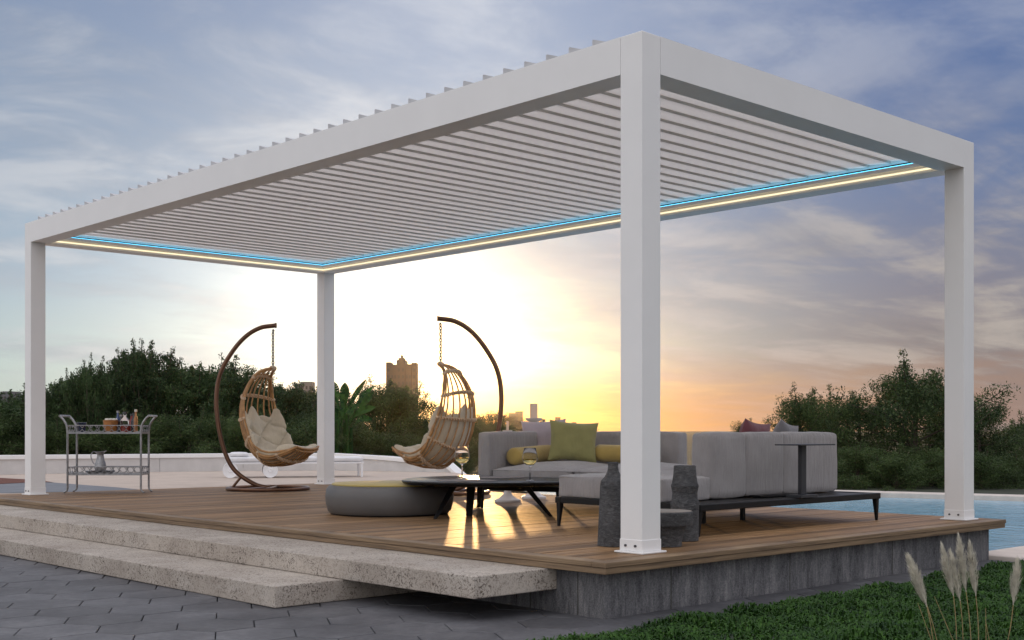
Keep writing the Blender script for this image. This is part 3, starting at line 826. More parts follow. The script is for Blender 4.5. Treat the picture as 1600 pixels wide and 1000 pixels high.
def chair_build():
    # local frame: hook at the origin (chain top), x the way the chair faces, z up
    root = empty('hanging_chair', (0, 0, 0))
    s = SCL
    top = -61*s
    # spine in pixels of the survey relative to the chain foot
    sp = [(0, 0), (-18, 6), (-36, 24), (-47, 48), (-50, 74), (-45, 102), (-33, 126), (-14, 144), (8, 152), (30, 150), (50, 140), (68, 126)]
    spine = smooth_path([(a*s, 0, top-b*s) for a, b in sp], 88)
    N = len(spine)-1
    wid_k = [.05, .15, .25, .31, .34, .36, .37, .375, .37, .345, .30, .22]
    bul_k = [.05, .20, .42, .55, .62, .66, .62, .50, .38, .30, .26, .18]
    def W(t): 
        x = t*(len(wid_k)-1); i = min(int(x), len(wid_k)-2); return wid_k[i]+(wid_k[i+1]-wid_k[i])*(x-i)
    def B(t):
        x = t*(len(bul_k)-1); i = min(int(x), len(bul_k)-2); return bul_k[i]+(bul_k[i+1]-bul_k[i])*(x-i)
    def surf(t, a, inset=0):          # a in -1..1
        i = min(int(t*N), N-1); u = t*N-i
        p = spine[i].lerp(spine[i+1], u)
        tg = (spine[min(i+2, N)]-spine[max(i-1, 0)]).normalized()
        nrm = Vector((-tg.z, 0, tg.x))
        if nrm.x < 0 and t < .5: nrm = -nrm
        if t >= .5 and nrm.z < 0: nrm = -nrm
        th = a*1.25
        w = W(t)
        return p + Vector((0, w*math.sin(th)/math.sin(1.25), 0)) + nrm*(w*B(t)*(1-math.cos(th))/(1-math.cos(1.25)) + inset)
    wav = lambda t, k: .006*math.sin(t*9+k*2.1)
    mb = MB()
    for sg in (-1, 1): 
        mb.tube([surf(i/60, sg) for i in range(61)], [.015+.003*math.sin(i*.7) for i in range(61)], 8)
        mb.tube([surf(.02+i/60*.94, sg*.93, -.012) for i in range(61)], .009, 6)
    mb.tube([surf(1.0, -1+i/10) for i in range(21)], .013, 8)
    mb.tube([surf(.985, (-1+i/10)*.98, -.02) for i in range(21)], .010, 8)
    mb.tube([surf(.0, -1+i/5) for i in range(11)], .012, 8)
    # arm rest hoop on each side of the seat
    for sg in (-1, 1):
        mb.tube([surf(.58+.40*i/20, sg, .055*math.sin(math.pi*i/20)) for i in range(21)], .0125, 8)
    mb.build('rim', M['rattan'], root)
    mb = MB()
    for k in range(-4, 5):
        a = k/4.5*.90
        t0 = .02 if abs(k) % 2 == 0 else .10
        mb.tube([surf(t0+(1-t0)*i/50, a+wav(i/50, k)*2, .0) for i in range(51)], .0092, 6)
    mb.build('rib', M['rattan'], root); root.children[-1]['label'] = 'bent canes of the basket'
    mb = MB(); mw = MB()
    for t in (.12, .25, .39, .54, .70, .87):
        pts = [surf(t, -1+i/16, -.006) for i in range(33)]
        mb.tube(pts, .010, 6)
        # rope wound around the hoop
        c = []
        for i in range(321):
            q = surf(t, -1+i/160, -.006); ph = i/320*2*math.pi*27
            tg = Vector((0, 1, 0)); nn = (surf(t, -1+i/160, .01)-q).normalized(); bb = tg.cross(nn).normalized()
            c.append(q + (nn*math.cos(ph)+bb*math.sin(ph))*.015)
        mw.tube(c, .0080, 4)
        for sg in (-1, 1): mw.lathe([(0, -.02), (.02, -.008), (.024, .004), (.014, .018), (0, .022)], 8, tuple(surf(t, sg)))
    mb.build('hoop', M['rattan'], root)
    mw.tube([Vector((0, -.04+.008*i, top+.004)) for i in range(11)], .024, 8)
    mw.build('binding', M['rope'], root)
    # cushion: quilted, filling the lower half
    def cu(side):
        def fn(u, v):
            t = .35 + u*.645; a = (v*2-1)*1.02
            edge = min(1, min(u, 1-u)*9)**.5 * min(1, min(v, 1-v)*9)**.5
            q1 = abs(math.sin((u*3.5+v*2.2)*math.pi)); q2 = abs(math.sin((u*3.5-v*2.2+.4)*math.pi))
            quilt = (min(q1, q2))**.45
            th = .018 + .095*edge*(.38+.62*quilt)
            base = .022
            wv = (.028*math.sin(v*17+1)+.016*math.sin(v*31))*max(0, 1-u*6)
            nz = .034*noise.noise(Vector((u*5, v*5, 3.3)))+.014*noise.noise(Vector((u*16, v*13, 1.3)))
            return surf(t+wv, a, base + (th+nz if side else 0))
        return fn
    mb = MB(); mb.grid(cu(1), 70, 44); mb.grid(cu(0), 70, 44)
    n0 = 71*45
    # close the edge
    def idx(i, j): return i*45+j
    ring_ = [idx(i, 0) for i in range(71)] + [idx(70, j) for j in range(1, 45)] + [idx(i, 44) for i in range(69, -1, -1)] + [idx(0, j) for j in range(43, 0, -1)]
    m = len(ring_)
    mb.f += [(ring_[i], ring_[(i+1) % m], n0+ring_[(i+1) % m], n0+ring_[i]) for i in range(m)]; mb.sm += [True]*m
    mb.build('cushion', M['linen'], root, weld=True)
    # chain
    mb = MB(); L = 57*s; nl = 13; ll = L/nl*1.35
    for k in range(nl):
        zc = -.012 - (k+.5)*L/nl
        ax = Vector((1, 0, 0)) if k % 2 else Vector((0, 1, 0))
        c = [ax*(.0135*math.cos(2*math.pi*i/14)) + Vector((0, 0, zc+ll/2*math.sin(2*math.pi*i/14))) for i in range(14)]
        mb.tube(c, .0055, 5, closed=True)
    mb.tube([(0, 0, .0), (.016, 0, -.012), (.012, 0, -.035), (-.006, 0, -.04)], .005, 6)
    mb.build('chain', M['chain'], root)
    return root
std = stand_build()
std.location = PD(419, 14.6); std.rotation_euler.z = YAW
tag(std, 'bronze curved stand carrying the left hanging chair', 'chair stand', 'stands of the hanging chairs')
ch = chair_build()
hook = C((426.5-800)/F_PX*14.6, 14.6, (766-514)*SCL-.005)
ch.location = hook; ch.rotation_euler.z = YAW - R(24)
tag(ch, 'rattan hanging chair facing right in front of the white lounger, open side toward us', 'hanging chair', 'rattan hanging chairs')
std2 = copy_tree(std); std2.location = PD(697, 13.7); std2.rotation_euler.z = YAW + math.pi
tag(std2, 'bronze curved stand rising behind the left end of the sofa', 'chair stand', 'stands of the hanging chairs')
ch2 = copy_tree(ch)
ch2.location = C((688.5-800)/F_PX*13.7, 13.7, (766-514)*SCL-.005); ch2.rotation_euler.z = YAW + math.pi - R(27)
tag(ch2, 'rattan hanging chair facing left beside the sofa, its ribbed back lit by the sunset', 'hanging chair', 'rattan hanging chairs')

# ================================================================== DRINKS TROLLEY
tc = C(-4.61, 14.02, 0)
tr = empty('drinks_trolley', tc, YAW+.0, 'antique silver metal drinks trolley with curled handles and two fretwork shelves', 'trolley')
tw, td = .415, .15
for sx in (-1, 1):
    for sy in (-1, 1):
        mb = MB()
        x = sx*tw; y_ = sy*td + sx*.0
        mb.tube([(x+sx*.03, y_-.01, .012), (x+sx*.006, y_, .03), (x, y_, .06), (x, y_, .70)], [.008, .011, .012, .012], 8)
        mb.lathe([(0, -.012), (.012, -.008), (.015, 0), (.012, .008), (0, .012)], 8, (x+sx*.032, y_-.012, .013))
        mb.build('leg', M['silver'], tr)
    for sy in (-1, 1):
        mb = MB(); c = smooth_path([(sx*tw, sy*td, .70), (sx*(tw+.012), sy*td, .77), (sx*(tw+.045), sy*td, .83), (sx*(tw+.085), sy*td, .873)], 14)
        mb.tube(c, .013, 8); mb.build('handle', M['silver'], tr)
    mb = MB(); mb.tube([(sx*(tw+.088), -td-.01, .876), (sx*(tw+.088), td+.01, .876)], .012, 8); mb.build('handle_bar', M['silver'], tr)
def shelf(z):
    mb = MB()
    for sy in (-1, 1): mb.box(-tw, tw, sy*td-.008, sy*td+.008, z-.012, z+.008)
    for sx in (-1, 1): mb.box(sx*tw-.008, sx*tw+.008, -td, td, z-.011, z+.007)
    mb.box(-tw+.004, tw-.004, -td+.004, td-.004, z-.004, z+.002)
    o = mb.build('shelf', M['silver'], tr)
    fr = MB()
    def fret(p0, p1, nrep):
        p0 = Vector(p0); p1 = Vector(p1); d = (p1-p0); up = Vector((0, 0, 1)); h = .078
        for i in range(nrep):
            a = p0 + d*(i/nrep); b = p0 + d*((i+1)/nrep); L = (b-a)
            def q(u, v): return a + L*u + up*(h*v)
            fr.tube([q(0, .42), q(.13, .1), q(.37, .1), q(.5, .42), q(.63, .96), q(.87, .96), q(1, .6)], .0042, 5)
            fr.tube([q(0, .6), q(.13, .96), q(.37, .96), q(.5, .6), q(.63, .1), q(.87, .1), q(1, .42)], .0042, 5)
    for sy in (-1, 1): fret((-tw, sy*td, z+.006), (tw, sy*td, z+.006), 5)
    for sx in (-1, 1): fret((sx*tw, -td, z+.006), (sx*tw, td, z+.006), 2)
    fr.tube([(-tw, -td, z+.082), (tw, -td, z+.082), (tw, td, z+.082), (-tw, td, z+.082)], .005, 6, closed=True)
    g = fr.build('fretwork', M['silver'], o)
shelf(.685); shelf(.215)
Tm = Matrix.Translation(tc) @ Matrix.Rotation(YAW, 4, 'Z')
def on_shelf(x, y_, z): return Tm @ Vector((x, y_, z))
def tx(px): return (px-800)/F_PX*14.02 + 4.61
sz = .688
def lat(name, prof, mat, x, y_, z, label, cat, n=20, group=None):
    mb = MB(); mb.lathe(prof, n); o = mb.build(name, mat, None, on_shelf(x, y_, z), 0, angle=50); tag(o, label, cat, group); return o
lat('ice_bucket', [(0, 0), (.040, 0), (.052, .10), (.060, .112), (.052, .114), (.045, .02), (0, .015)], M['navy'], tx(127.5), 0, sz, 'small navy glazed pot at the left of the trolley top shelf', 'pot')
bo = empty('snack_bowl', on_shelf(tx(173), 0, sz), 0, 'amber brown wooden bowl with pale filling on the trolley top shelf', 'bowl')
mb = MB(); mb.lathe([(0, 0), (.06, 0), (.075, .06), (.086, .14), (.080, .14), (.070, .12), (0, .12)], 24); mb.build('bowl', M['orangebowl'], bo)
mb = MB()
for k in range(14):
    a = k*2.4; r = .062*math.sqrt(k/14); mb.lathe([(0, -.016), (.014, -.01), (.018, 0), (.013, .012), (0, .017)], 8, (r*math.cos(a), r*math.sin(a), .145))
mb.build('filling', M['cream'], bo)
bprof = lambda r, h, nk: [(0, 0), (r, 0), (r, h*.55), (r*.85, h*.64), (nk, h*.74), (nk, h*.95)]
def bottle(x, y_, r, h, nk, mat, cap, label, cath=.12):
    e = empty('bottle', on_shelf(x, y_, sz), 0, label, 'bottle', 'bottles on the drinks trolley')
    mb = MB(); mb.lathe(bprof(r, h, nk)+[(0, h*.95)], 20); mb.build('body', mat, e, angle=50)
    mb = MB(); mb.lathe([(0, h*.90), (nk*1.35, h*.90), (nk*1.35, h), (0, h)], 14); mb.build('cap', cap, e)
    return e
b = bottle(tx(181), .075, .030, .25, .012, M['blue'], M['silver'], 'blue bottle standing behind the amber bowl')
dc = bottle(tx(196), -.02, .048, .235, .018, M['glass'], M['darkb'], 'clear glass decanter with black stopper and red drink')
mb = MB(); mb.lathe([(0, .004), (.043, .004), (.043, .085), (0, .085)], 18); mb.build('drink', M['redlab'], dc)
b = bottle(tx(207.5), .045, .034, .225, .013, M['darkb'], M['darkb'], 'black bottle between decanter and slim white capped bottle')
b = bottle(tx(214), -.045, .022, .262, .011, M['orangebowl'], M['cream'], 'slim amber bottle with a tall white cap at the right end')
b = bottle(tx(188), .03, .028, .205, .011, M['darkb'], M['silver'], 'short dark bottle with a silver cap between the blue bottle and the decanter')
b = bottle(tx(202), .085, .030, .215, .012, M['redlab'], M['darkb'], 'red bottle with a black cap standing behind the decanter')
# jug and tray
ty = empty('serving_tray', on_shelf(tx(157), 0, .218), 0, 'oval pewter tray under the jug on the lower trolley shelf', 'tray')
mb = MB(); mb.lathe([(0, .0), (.12, .0), (.15, .02), (.155, .035), (.148, .034), (.118, .006), (0, .006)], 30, sx=1.1, sy=.75); mb.build('dish', M['silver'], ty)
jg = empty('water_jug', on_shelf(tx(157), 0, .2245), 0, 'tall pewter water jug with a looped handle on the lower shelf', 'jug')
mb = MB(); mb.lathe([(0, 0), (.055, 0), (.058, .02), (.066, .06), (.058, .11), (.042, .16), (.036, .20), (.040, .225), (.052, .245), (.048, .246), (.034, .21), (.034, .18), (0, .17)], 24); mb.build('body', M['silver'], jg)
mb = MB(); d = Vector((VX[0], UX[0], 0))
mb.tube(smooth_path([-d*.036+Vector((0, 0, .215)), -d*.075+Vector((0, 0, .245)), -d*.11+Vector((0, 0, .20)), -d*.085+Vector((0, 0, .12)), -d*.06+Vector((0, 0, .10))], 16), .006, 6); mb.build('handle', M['silver'], jg)
mb = MB(); mb.hull8([d*.03+Vector((0, 0, .235)) + Vector((0, .01, 0)), d*.03+Vector((0, 0, .235)) - Vector((0, .01, 0)), d*.03+Vector((0, -.01, .247)), d*.03+Vector((0, .01, .247))],
                    [d*.07+Vector((0, .003, .25)), d*.07+Vector((0, -.003, .25)), d*.07+Vector((0, -.003, .255)), d*.07+Vector((0, .003, .255))]); mb.build('spout', M['silver'], jg)

# ================================================================== SUN LOUNGER
la = PD(354, 20.0, TZ); lb = PD(568.5, 20.5, TZ)
ld = (lb-la); ll_ = ld.length; lr = math.atan2(ld.y, ld.x)
lo = empty('sun_lounger', la, lr, 'long white wheeled sun lounger with thin pads in front of the parapet wall', 'sun lounger')
lw = .62
mb = MB(); mb.box(0, ll_, 0, .035, .225, .255); mb.box(0, ll_, lw-.035, lw, .225, .255)
for k in range(14): mb.box(.05+k*(ll_-.1)/14, .05+k*(ll_-.1)/14+.06, .036, lw-.036, .232, .25)
mb.box(0, .035, .036, lw-.036, .225, .254); mb.box(ll_-.035, ll_, .036, lw-.036, .225, .254); mb.build('frame', M['loungew'], lo, bevel=.004)
for x, y_ in ((ll_-.03, .02), (ll_-.03, lw-.02), (.03, .02), (.03, lw-.02), (.7, .02), (.7, lw-.02)):
    z0 = .12 if x < 1 else .001
    mb = MB(); mb.box(x-.017, x+.017, y_-.015, y_+.015, z0, .225); mb.build('leg', M['loungew'], lo)
for x in (.06, .70):
    for y_ in (-.03, lw+.03):
        mb = MB(); c = Matrix.Translation((x, y_, .125)) @ Matrix.Rotation(R(90), 4, 'X')
        w = MB(); w.lathe([(.0, -.015), (.03, -.02), (.035, -.012), (.105, -.012), (.12, -.018), (.123, 0), (.12, .018), (.105, .012), (.035, .012), (.03, .02), (0, .015)], 32)
        w.v = [tuple(c @ Vector(p)) for p in w.v]; w.build('wheel', M['rubber'], lo)
for k in range(3):
    L3 = ll_/3
    lo_c = cushion_mb(L3-.01, lw-.02, .085, .035, .006, seed=20+k, m=Matrix.Translation((L3*(k+.5), lw/2, .256))); lo_c.build('pad', M['pad'], lo, weld=True)
lp = cushion_mb(.30, lw-.14, .07, .034, .008, seed=31, m=Matrix.Translation((.20, lw/2, .343))); lp.build('head_pillow', M['pad'], lo, weld=True)

# ================================================================== PARAPET WALL
wl = [(-420, 752, 22.0), (0, 742, 21.6), (250, 737.4, 23.05), (380, 736.0, 23.6), (512, 736.5, 23.4)]
def wz(Z, y_): return HZ(y_, Z)
def wall_run(pts, name, label, sloped=None):
    root = empty(name, pts[0][0], 0, label, 'wall')
    o0 = -pts[0][0]
    body = MB(); cop = MB()
    for (a, za), (b, zb) in zip(pts[:-1], pts[1:]):
        a = Vector((a.x, a.y, 0)); b = Vector((b.x, b.y, 0)); d = (b-a).normalized(); nrm = Vector((d.y, -d.x, 0))
        if nrm.dot(a-Vector((CAM[0], CAM[1], 0))) < 0: nrm = -nrm
        def q(p, z0, z1, f0, f1): return [p+nrm*f0+Vector((0, 0, z0)), p+nrm*f1+Vector((0, 0, z0)), p+nrm*f1+Vector((0, 0, z1)), p+nrm*f0+Vector((0, 0, z1))]
        ct_ = .075
        body.hull8(q(a, -.5, za-ct_, .03, .27), q(b, -.5, zb-ct_, .03, .27))
        cop.hull8(q(a-d*.004, za-ct_+.001, za, 0, .30), q(b+d*.004, zb-ct_+.001, zb, 0, .30))
    body.v = [tuple(Vector(p)+Vector((o0.x, o0.y, 0))) for p in body.v]; cop.v = [tuple(Vector(p)+Vector((o0.x, o0.y, 0))) for p in cop.v]
    root.location.z = 0
    body.build('wall_face', M['white_wall'], root); cop.build('coping', M['white'], root, bevel=.006)
pts = [(PD(x, Z), HZ(t, Z)) for x, Z, t in ((-420, 22.0, 713), (0, 21.6, 711.5), (250, 23.05, 709.5), (380, 23.6, 708.5), (513, 23.9, 708))]
wall_run(pts, 'parapet_wall', 'long low white parapet wall running behind the trolley and the lounger')
pts = [(PD(513.5, 23.88), HZ(708.2, 23.88)), (PD(600, 23.4), HZ(713, 23.4)), (PD(694, 22.8), HZ(722.5, 22.8)), (PD(723, 22.6), HZ(748, 22.6))]
wall_run(pts, 'parapet_wall', 'sloping white end of the parapet wall that drops toward the pool')

# ================================================================== BANANA PLANT behind the wall
bp = C((545-800)/F_PX*25.5, 25.5, -.9)
bn = empty('banana_plant', bp, YAW, 'tall green banana plant with paddle leaves beyond the parapet wall, right of the rear post', 'plant')
mb = MB(); mlf = MB()
sB = 25.5/F_PX
def bx(x): return (x-545)*sB
def bz_(y_): return HZ(y_, 25.5)+.9
stems = [((520, 712), (524, 660)), ((527, 712), (530, 655)), ((543, 712), (541, 650)), ((547, 712), (548, 668)), ((535, 712), (537, 660))]
for k, (a, b) in enumerate(stems):
    mb.tube([(bx(a[0]), .1*(k-2), 0), (bx(a[0]), .1*(k-2), bz_(a[1])), (bx(b[0]), .08*(k-2), bz_(b[1]))], [.05, .045, .03], 8)
mb.build('stem', M['banana'], bn)
def paddle(p0, p1, p2, w, yaw_tilt):
    pts = smooth_path([p0, p1, p2], 14); P = [Vector(p) for p in pts]; w = w*.62
    for i in range(14):
        def wd(i): 
            t = i/14; return w*max(0.0, math.sin(max(0, min(1, (t-.30)/.70))*math.pi))**.75 if t > .30 else .012
        a, b = P[i], P[i+1]; t_ = (b-a).normalized()
        side = t_.cross(Vector((math.sin(yaw_tilt), -math.cos(yaw_tilt), .2))).normalized()
        side2 = (side*.9+Vector((0, -.35, 0))).normalized(); side3 = (-side*.9+Vector((0, -.35, 0))).normalized()
        mlf.add([a, b, b+side2*wd(i+1), a+side2*wd(i)], [(0, 1, 2, 3)], True); mlf.add([a, b, b+side3*wd(i+1), a+side3*wd(i)], [(3, 2, 1, 0)], True)
LV = [((530, 660), (522, 615), (512, 592), .16, .2), ((536, 655), (520, 610), (517, 588), .10, .6), ((541, 655), (540, 620), (541, 598), .17, .1), ((541, 655), (552, 625), (574, 592), .10, -.3),
      ((543, 655), (560, 625), (580, 601), .11, -.4), ((545, 660), (568, 632), (584, 612), .13, -.5), ((545, 665), (562, 645), (590, 636), .14, -.2), ((530, 670), (515, 640), (505, 650), .15, .5),
      ((543, 668), (530, 640), (520, 660), .15, .4), ((548, 672), (560, 655), (578, 655), .13, -.1), ((532, 665), (545, 640), (556, 650), .14, -.2), ((537, 668), (524, 655), (516, 672), .13, .3), ((545, 660), (552, 635), (563, 628), .12, 0),
      ((530, 660), (535, 630), (528, 612), .14, .1)]
for k, (a, b, c, w, tl) in enumerate(LV):
    f = lambda q, dy: (bx(q[0]), dy, bz_(q[1]))
    dy = rnd.uniform(-.35, .35)
    paddle(f(a, dy*.2), f(b, dy), f(c, dy*1.5), w, tl)
mlf.build('leaves', M['banana'], bn)

# ================================================================== TREES
def tree_mesh(seed, H, Rr, form, leaf, nleaf, crown0=.12):
    """returns (trunk MB, crown arrays). form: 'spire' upright shoots, 'round' spreading"""
    rs = np.random.RandomState(seed); rd = random.Random(seed)
    tk = MB(); clumps = []
    nl = 1 if form == 'round' else 1
    lean = Vector((rd.uniform(-.05, .05), rd.uniform(-.05, .05), 0))
    tr_pts = [Vector((0, 0, 0))+lean*h*H + Vector((rd.uniform(-.02, .02), rd.uniform(-.02, .02), 0))*H*.6*h + Vector((0, 0, h*H*.82)) for h in (0, .2, .4, .6, .8, 1)]
    tk.tube(tr_pts, [.035*H*(1-.85*h)+.006 for h in (0, .2, .4, .6, .8, 1)], 7)
    nb = 26 if form == 'spire' else 30
    for b in range(nb):
        t = crown0 + (1-crown0)*((b+.5)/nb)
        i = min(int(t*5), 4); base = tr_pts[i].lerp(tr_pts[i+1], t*5-i)
        az = b*2.4+rd.uniform(-.5, .5)
        if form == 'spire':
            prof = (math.sin(math.pi*min(1, (t*.86+.10)))**.7)
            ln = Rr*prof*rd.uniform(.6, 1.0); up = rd.uniform(1.1, 2.2)
        else:
            prof = math.sin(math.pi*min(1, t*.80+.14))**.6
            ln = Rr*prof*rd.uniform(.75, 1.2); up = rd.uniform(.15, .8)
        d = Vector((math.cos(az), math.sin(az), 0))
        p1 = base + d*ln*.5 + Vector((0, 0, ln*.5*up*.8)); p2 = base + d*ln + Vector((0, 0, ln*up))
        if p2.z > H*.9: p2.z = H*rd.uniform(.72, .92)
        tk.tube([base, p1, p2], [.012*H*(1-t*.7), .006*H*(1-t*.6), .002*H], 5)
        for u in (.35, .55, .75, .95):
            c = base.lerp(p1, u*2) if u < .5 else p1.lerp(p2, u*2-1)
            clumps.append((c + Vector((rd.uniform(-.1, .1), rd.uniform(-.1, .1), rd.uniform(-.1, .1)))*Rr*.4, Rr*rd.uniform(.16, .30)*(1.1-.45*u)))
    # top shoots
    for k in range(11 if form == 'spire' else 6):
        az = rd.uniform(0, 6.28); r0 = rd.uniform(0, .62 if form == 'spire' else .40)*Rr
        b0 = Vector((math.cos(az)*r0, math.sin(az)*r0, H*rd.uniform(.66, .80))); e = b0 + Vector((math.cos(az)*.12*Rr, math.sin(az)*.12*Rr, H*rd.uniform(.14, .27)*(1.15-.8*r0/Rr)))
        tk.tube([b0, b0.lerp(e, .5), e], [.006*H, .004*H, .0015*H], 4)
        for u in (.1, .3, .5, .7, .9, 1.0): clumps.append((b0.lerp(e, u), Rr*(.115 if form == 'spire' else .13)*(1.35-u*.9)))
    W_ = np.array([c[1]**2 for c in clumps]); W_ /= W_.sum()
    idx = rs.choice(len(clumps), nleaf, p=W_)
    cen = np.array([list(c[0]) for c in clumps])[idx]; rad = np.array([c[1] for c in clumps])[idx]
    v = rs.normal(size=(nleaf, 3)); v /= np.linalg.norm(v, axis=1)[:, None]
    rr = rad*(rs.uniform(0, 1, nleaf)**.45)*1.15
    P = cen + v*rr[:, None]*np.array([1, 1, .85])
    out = v + rs.normal(size=(nleaf, 3))*.7 ; out /= np.linalg.norm(out, axis=1)[:, None]
    tgt = np.cross(out, rs.normal(size=(nleaf, 3))); tgt /= np.linalg.norm(tgt, axis=1)[:, None]
    tgt[:, 2] -= .25; bi = np.cross(out, tgt); bi /= np.linalg.norm(bi, axis=1)[:, None]
    L = leaf*rs.uniform(.6, 1.4, nleaf); Wd = L*rs.uniform(.28, .45, nleaf)
    Q = np.stack([P - tgt*L[:, None]*.5, P + bi*Wd[:, None]*.5, P + tgt*L[:, None]*.5, P - bi*Wd[:, None]*.5], 1)
    Q[:, :, 2] = np.maximum(Q[:, :, 2], .02)
    return tk, Q
def crown_obj(name, Q, mat):
    n = len(Q); me = bpy.data.meshes.new(name); me.vertices.add(4*n); me.vertices.foreach_set('co', Q.reshape(-1))
    me.loops.add(4*n); me.loops.foreach_set('vertex_index', np.arange(4*n, dtype=np.int32))
    me.polygons.add(n); me.polygons.foreach_set('loop_start', np.arange(n, dtype=np.int32)*4)
    me.update(calc_edges=True); me.materials.append(mat)
    o = bpy.data.objects.new(name, me); col.objects.link(o); return o
protos = {}
def proto(key, name, *a, mat=None, **kw):
    tk, Q = tree_mesh(*a, **kw)
    r = empty(name, (0, 0, 0)); t_ = tk.build('trunk', M['bark'], r); c = crown_obj('crown', Q, mat); c.parent = r
    protos[key] = [r, False]
proto('s1', 'poplar_tree', 11, 4.0, 1.35, 'spire', .085, 20000, mat=M['leafA'])
proto('s2', 'poplar_tree', 12, 4.0, 1.5, 'spire', .085, 22000, mat=M['leafA'])
proto('s3', 'poplar_tree', 17, 4.0, 1.3, 'spire', .085, 20000, mat=M['leafA'])
proto('r1', 'locust_tree', 21, 4.0, 1.75, 'round', .070, 34000, .03, mat=M['leafB'])
proto('r2', 'locust_tree', 22, 4.0, 1.9, 'round', .070, 34000, .03, mat=M['leafB'])
proto('r3', 'locust_tree', 27, 4.0, 1.7, 'round', .070, 32000, .03, mat=M['leafB'])
proto('f1', 'distant_tree', 31, 4.0, 2.0, 'round', .14, 4500, .03, mat=M['leafC'])
def plant(key, px, Z, ytop, label, group, zb=-.95, wid=1.0, rz=None):
    r, used = protos[key]
    o = copy_tree(r) if used else r
    protos[key][1] = True
    o.location = PD(px, Z, zb)
    h = HZ(ytop, Z) - zb; s = h/4.0
    o.scale = (s*wid, s*wid, s); o.rotation_euler.z = rnd.uniform(0, 6.28) if rz is None else rz
    tag(o, label, 'tree', group); return o
# labels are given by what can be found next to each tree
LG = 'trees beyond the parapet wall'
left = [
 ('s2', -60, 29, 600, 'outermost left poplar, cut by the left edge of the photo', 1.2), ('s1', 5, 27, 612, 'low poplar at the far left, just left of the front left post', 1.3),
 ('s3', 62, 30, 598, 'poplar rising directly behind the front left post', 1.1), ('s2', 105, 27, 590, 'slim poplar above the left handle of the trolley', 1.0),
 ('s1', 150, 29, 585, 'poplar crown above the bowl on the trolley, in front of the grey roof', 1.1), ('s3', 226, 27.5, 524, 'tallest poplar, its peak above the right end of the trolley', .8), ('s2', 205, 28.5, 536, 'narrow poplar pressed against the left side of the tallest one', .62), ('s1', 140, 26.5, 556, 'thin pointed poplar rising above the amber bowl end of the trolley', .55), ('s3', 112, 31, 574, 'small pointed poplar right of the front left post', .6),
 ('s2', 190, 30, 570, 'poplar on the left shoulder of the tallest one', 1.0), ('s1', 262, 30, 560, 'poplar on the right shoulder of the tallest one', 1.0),
 ('s2', 305, 28, 562, 'loose crowned poplar left of the curved chair pole', 1.1), ('s1', 352, 29, 556, 'airy poplar behind the curve of the left chair stand', 1.0),
 ('s3', 392, 30, 585, 'poplar showing through the ring of the left chair stand', 1.2), ('s2', 440, 28, 592, 'poplar between the left hanging chair and the rear post', 1.1),
 ('s1', 478, 31, 598, 'low poplar touching the rear post on its left', 1.1), ('s3', 520, 30, 612, 'low poplar behind the banana plant', 1.3)]
for k, px, Z, yt, lab, w in left: plant(k, px, Z, yt, lab, LG, wid=w)
mid = [('r1', 585, 30, 590, 'round dark tree right of the banana plant', 1.0), ('r2', 632, 29, 598, 'round dark tree in front of the brick tower', 1.0), ('r3', 672, 31, 640, 'low dark tree behind the right hanging chair seat', .95), ('r3', 555, 27, 655, 'low bushy tree just above the white wall beside the banana stems', 1.2), ('r1', 612, 26.5, 668, 'low bushy tree above the white wall, left of the right hanging chair', 1.3)]
for k, px, Z, yt, lab, w in mid: plant(k, px, Z, yt, lab, 'round trees left of the sunset', wid=w)
low = [(-20, 652), (45, 648), (95, 655), (140, 650), (190, 655), (240, 648), (290, 655), (340, 650), (395, 652), (450, 655), (500, 655)]
lowlab = ['understorey bush at the left edge of the photo', 'understorey bush behind the front left post', 'understorey bush behind the left legs of the trolley', 'understorey bush behind the trolley bowl', 'understorey bush behind the bottles on the trolley',
          'understorey bush right of the trolley handle', 'understorey bush midway between trolley and left chair stand', 'understorey bush behind the left curve of the chair stand', 'understorey bush behind the left hanging chair', 'understorey bush right of the left hanging chair', 'understorey bush hidden partly by the rear post']
for i, ((px, yt), lab) in enumerate(zip(low, lowlab)):
    o = plant(('r2', 'r1', 'r3')[i % 3], px, 26 + (i % 2), yt-12, lab, 'bushes along the parapet wall', wid=1.35)
    o.name = 'green_bush'; o['category'] = 'bush'
RG = 'trees beyond the pool'
right = [('r2', 1165, 32, 655, 'small distant tree tip left of the pool trees, above the sofa cushions', .7), ('r1', 1252, 25, 603, 'leftmost tall tree beyond the pool, behind the sofa corner', .82), ('r3', 1300, 27, 612, 'second tree beyond the pool, slightly lower than its left neighbour', .9),
         ('r2', 1352, 25, 612, 'tree beyond the pool on the left flank of the tallest one', 1.1), ('r3', 1425, 24, 560, 'tallest tree beyond the pool, just left of the right post', 1.12), ('r1', 1480, 26, 590, 'tree beyond the pool directly behind the right post', .9),
         ('r2', 1528, 25, 618, 'tree beyond the pool right of the right post', 1.15), ('r3', 1600, 27, 650, 'low tree beyond the pool at the right edge of the photo', 1.2), ('r1', 1680, 26, 640, 'tree beyond the pool, cut by the right edge of the photo', 1.1)]
for k, px, Z, yt, lab, w in right: plant(k, px, Z, yt, lab, RG, wid=w)
lowr = [(1270, 700, 'bush beyond the pool just right of the chaise back'), (1335, 690, 'bush beyond the pool above the far sofa leg'), (1400, 700, 'bush beyond the pool left of the right post'), (1460, 695, 'bush beyond the pool hidden by the right post'), (1530, 700, 'bush beyond the pool just right of the right post'), (1590, 705, 'bush beyond the pool at the right edge of the photo')]
for i, (px, yt, lab) in enumerate(lowr):
    o = plant(('r2', 'r1', 'r3')[i % 3], px, 22.0 + (i % 2)*.8, yt, lab, 'bushes beyond the pool', wid=1.5, zb=-.95)
    o.name = 'green_bush'; o['category'] = 'bush'
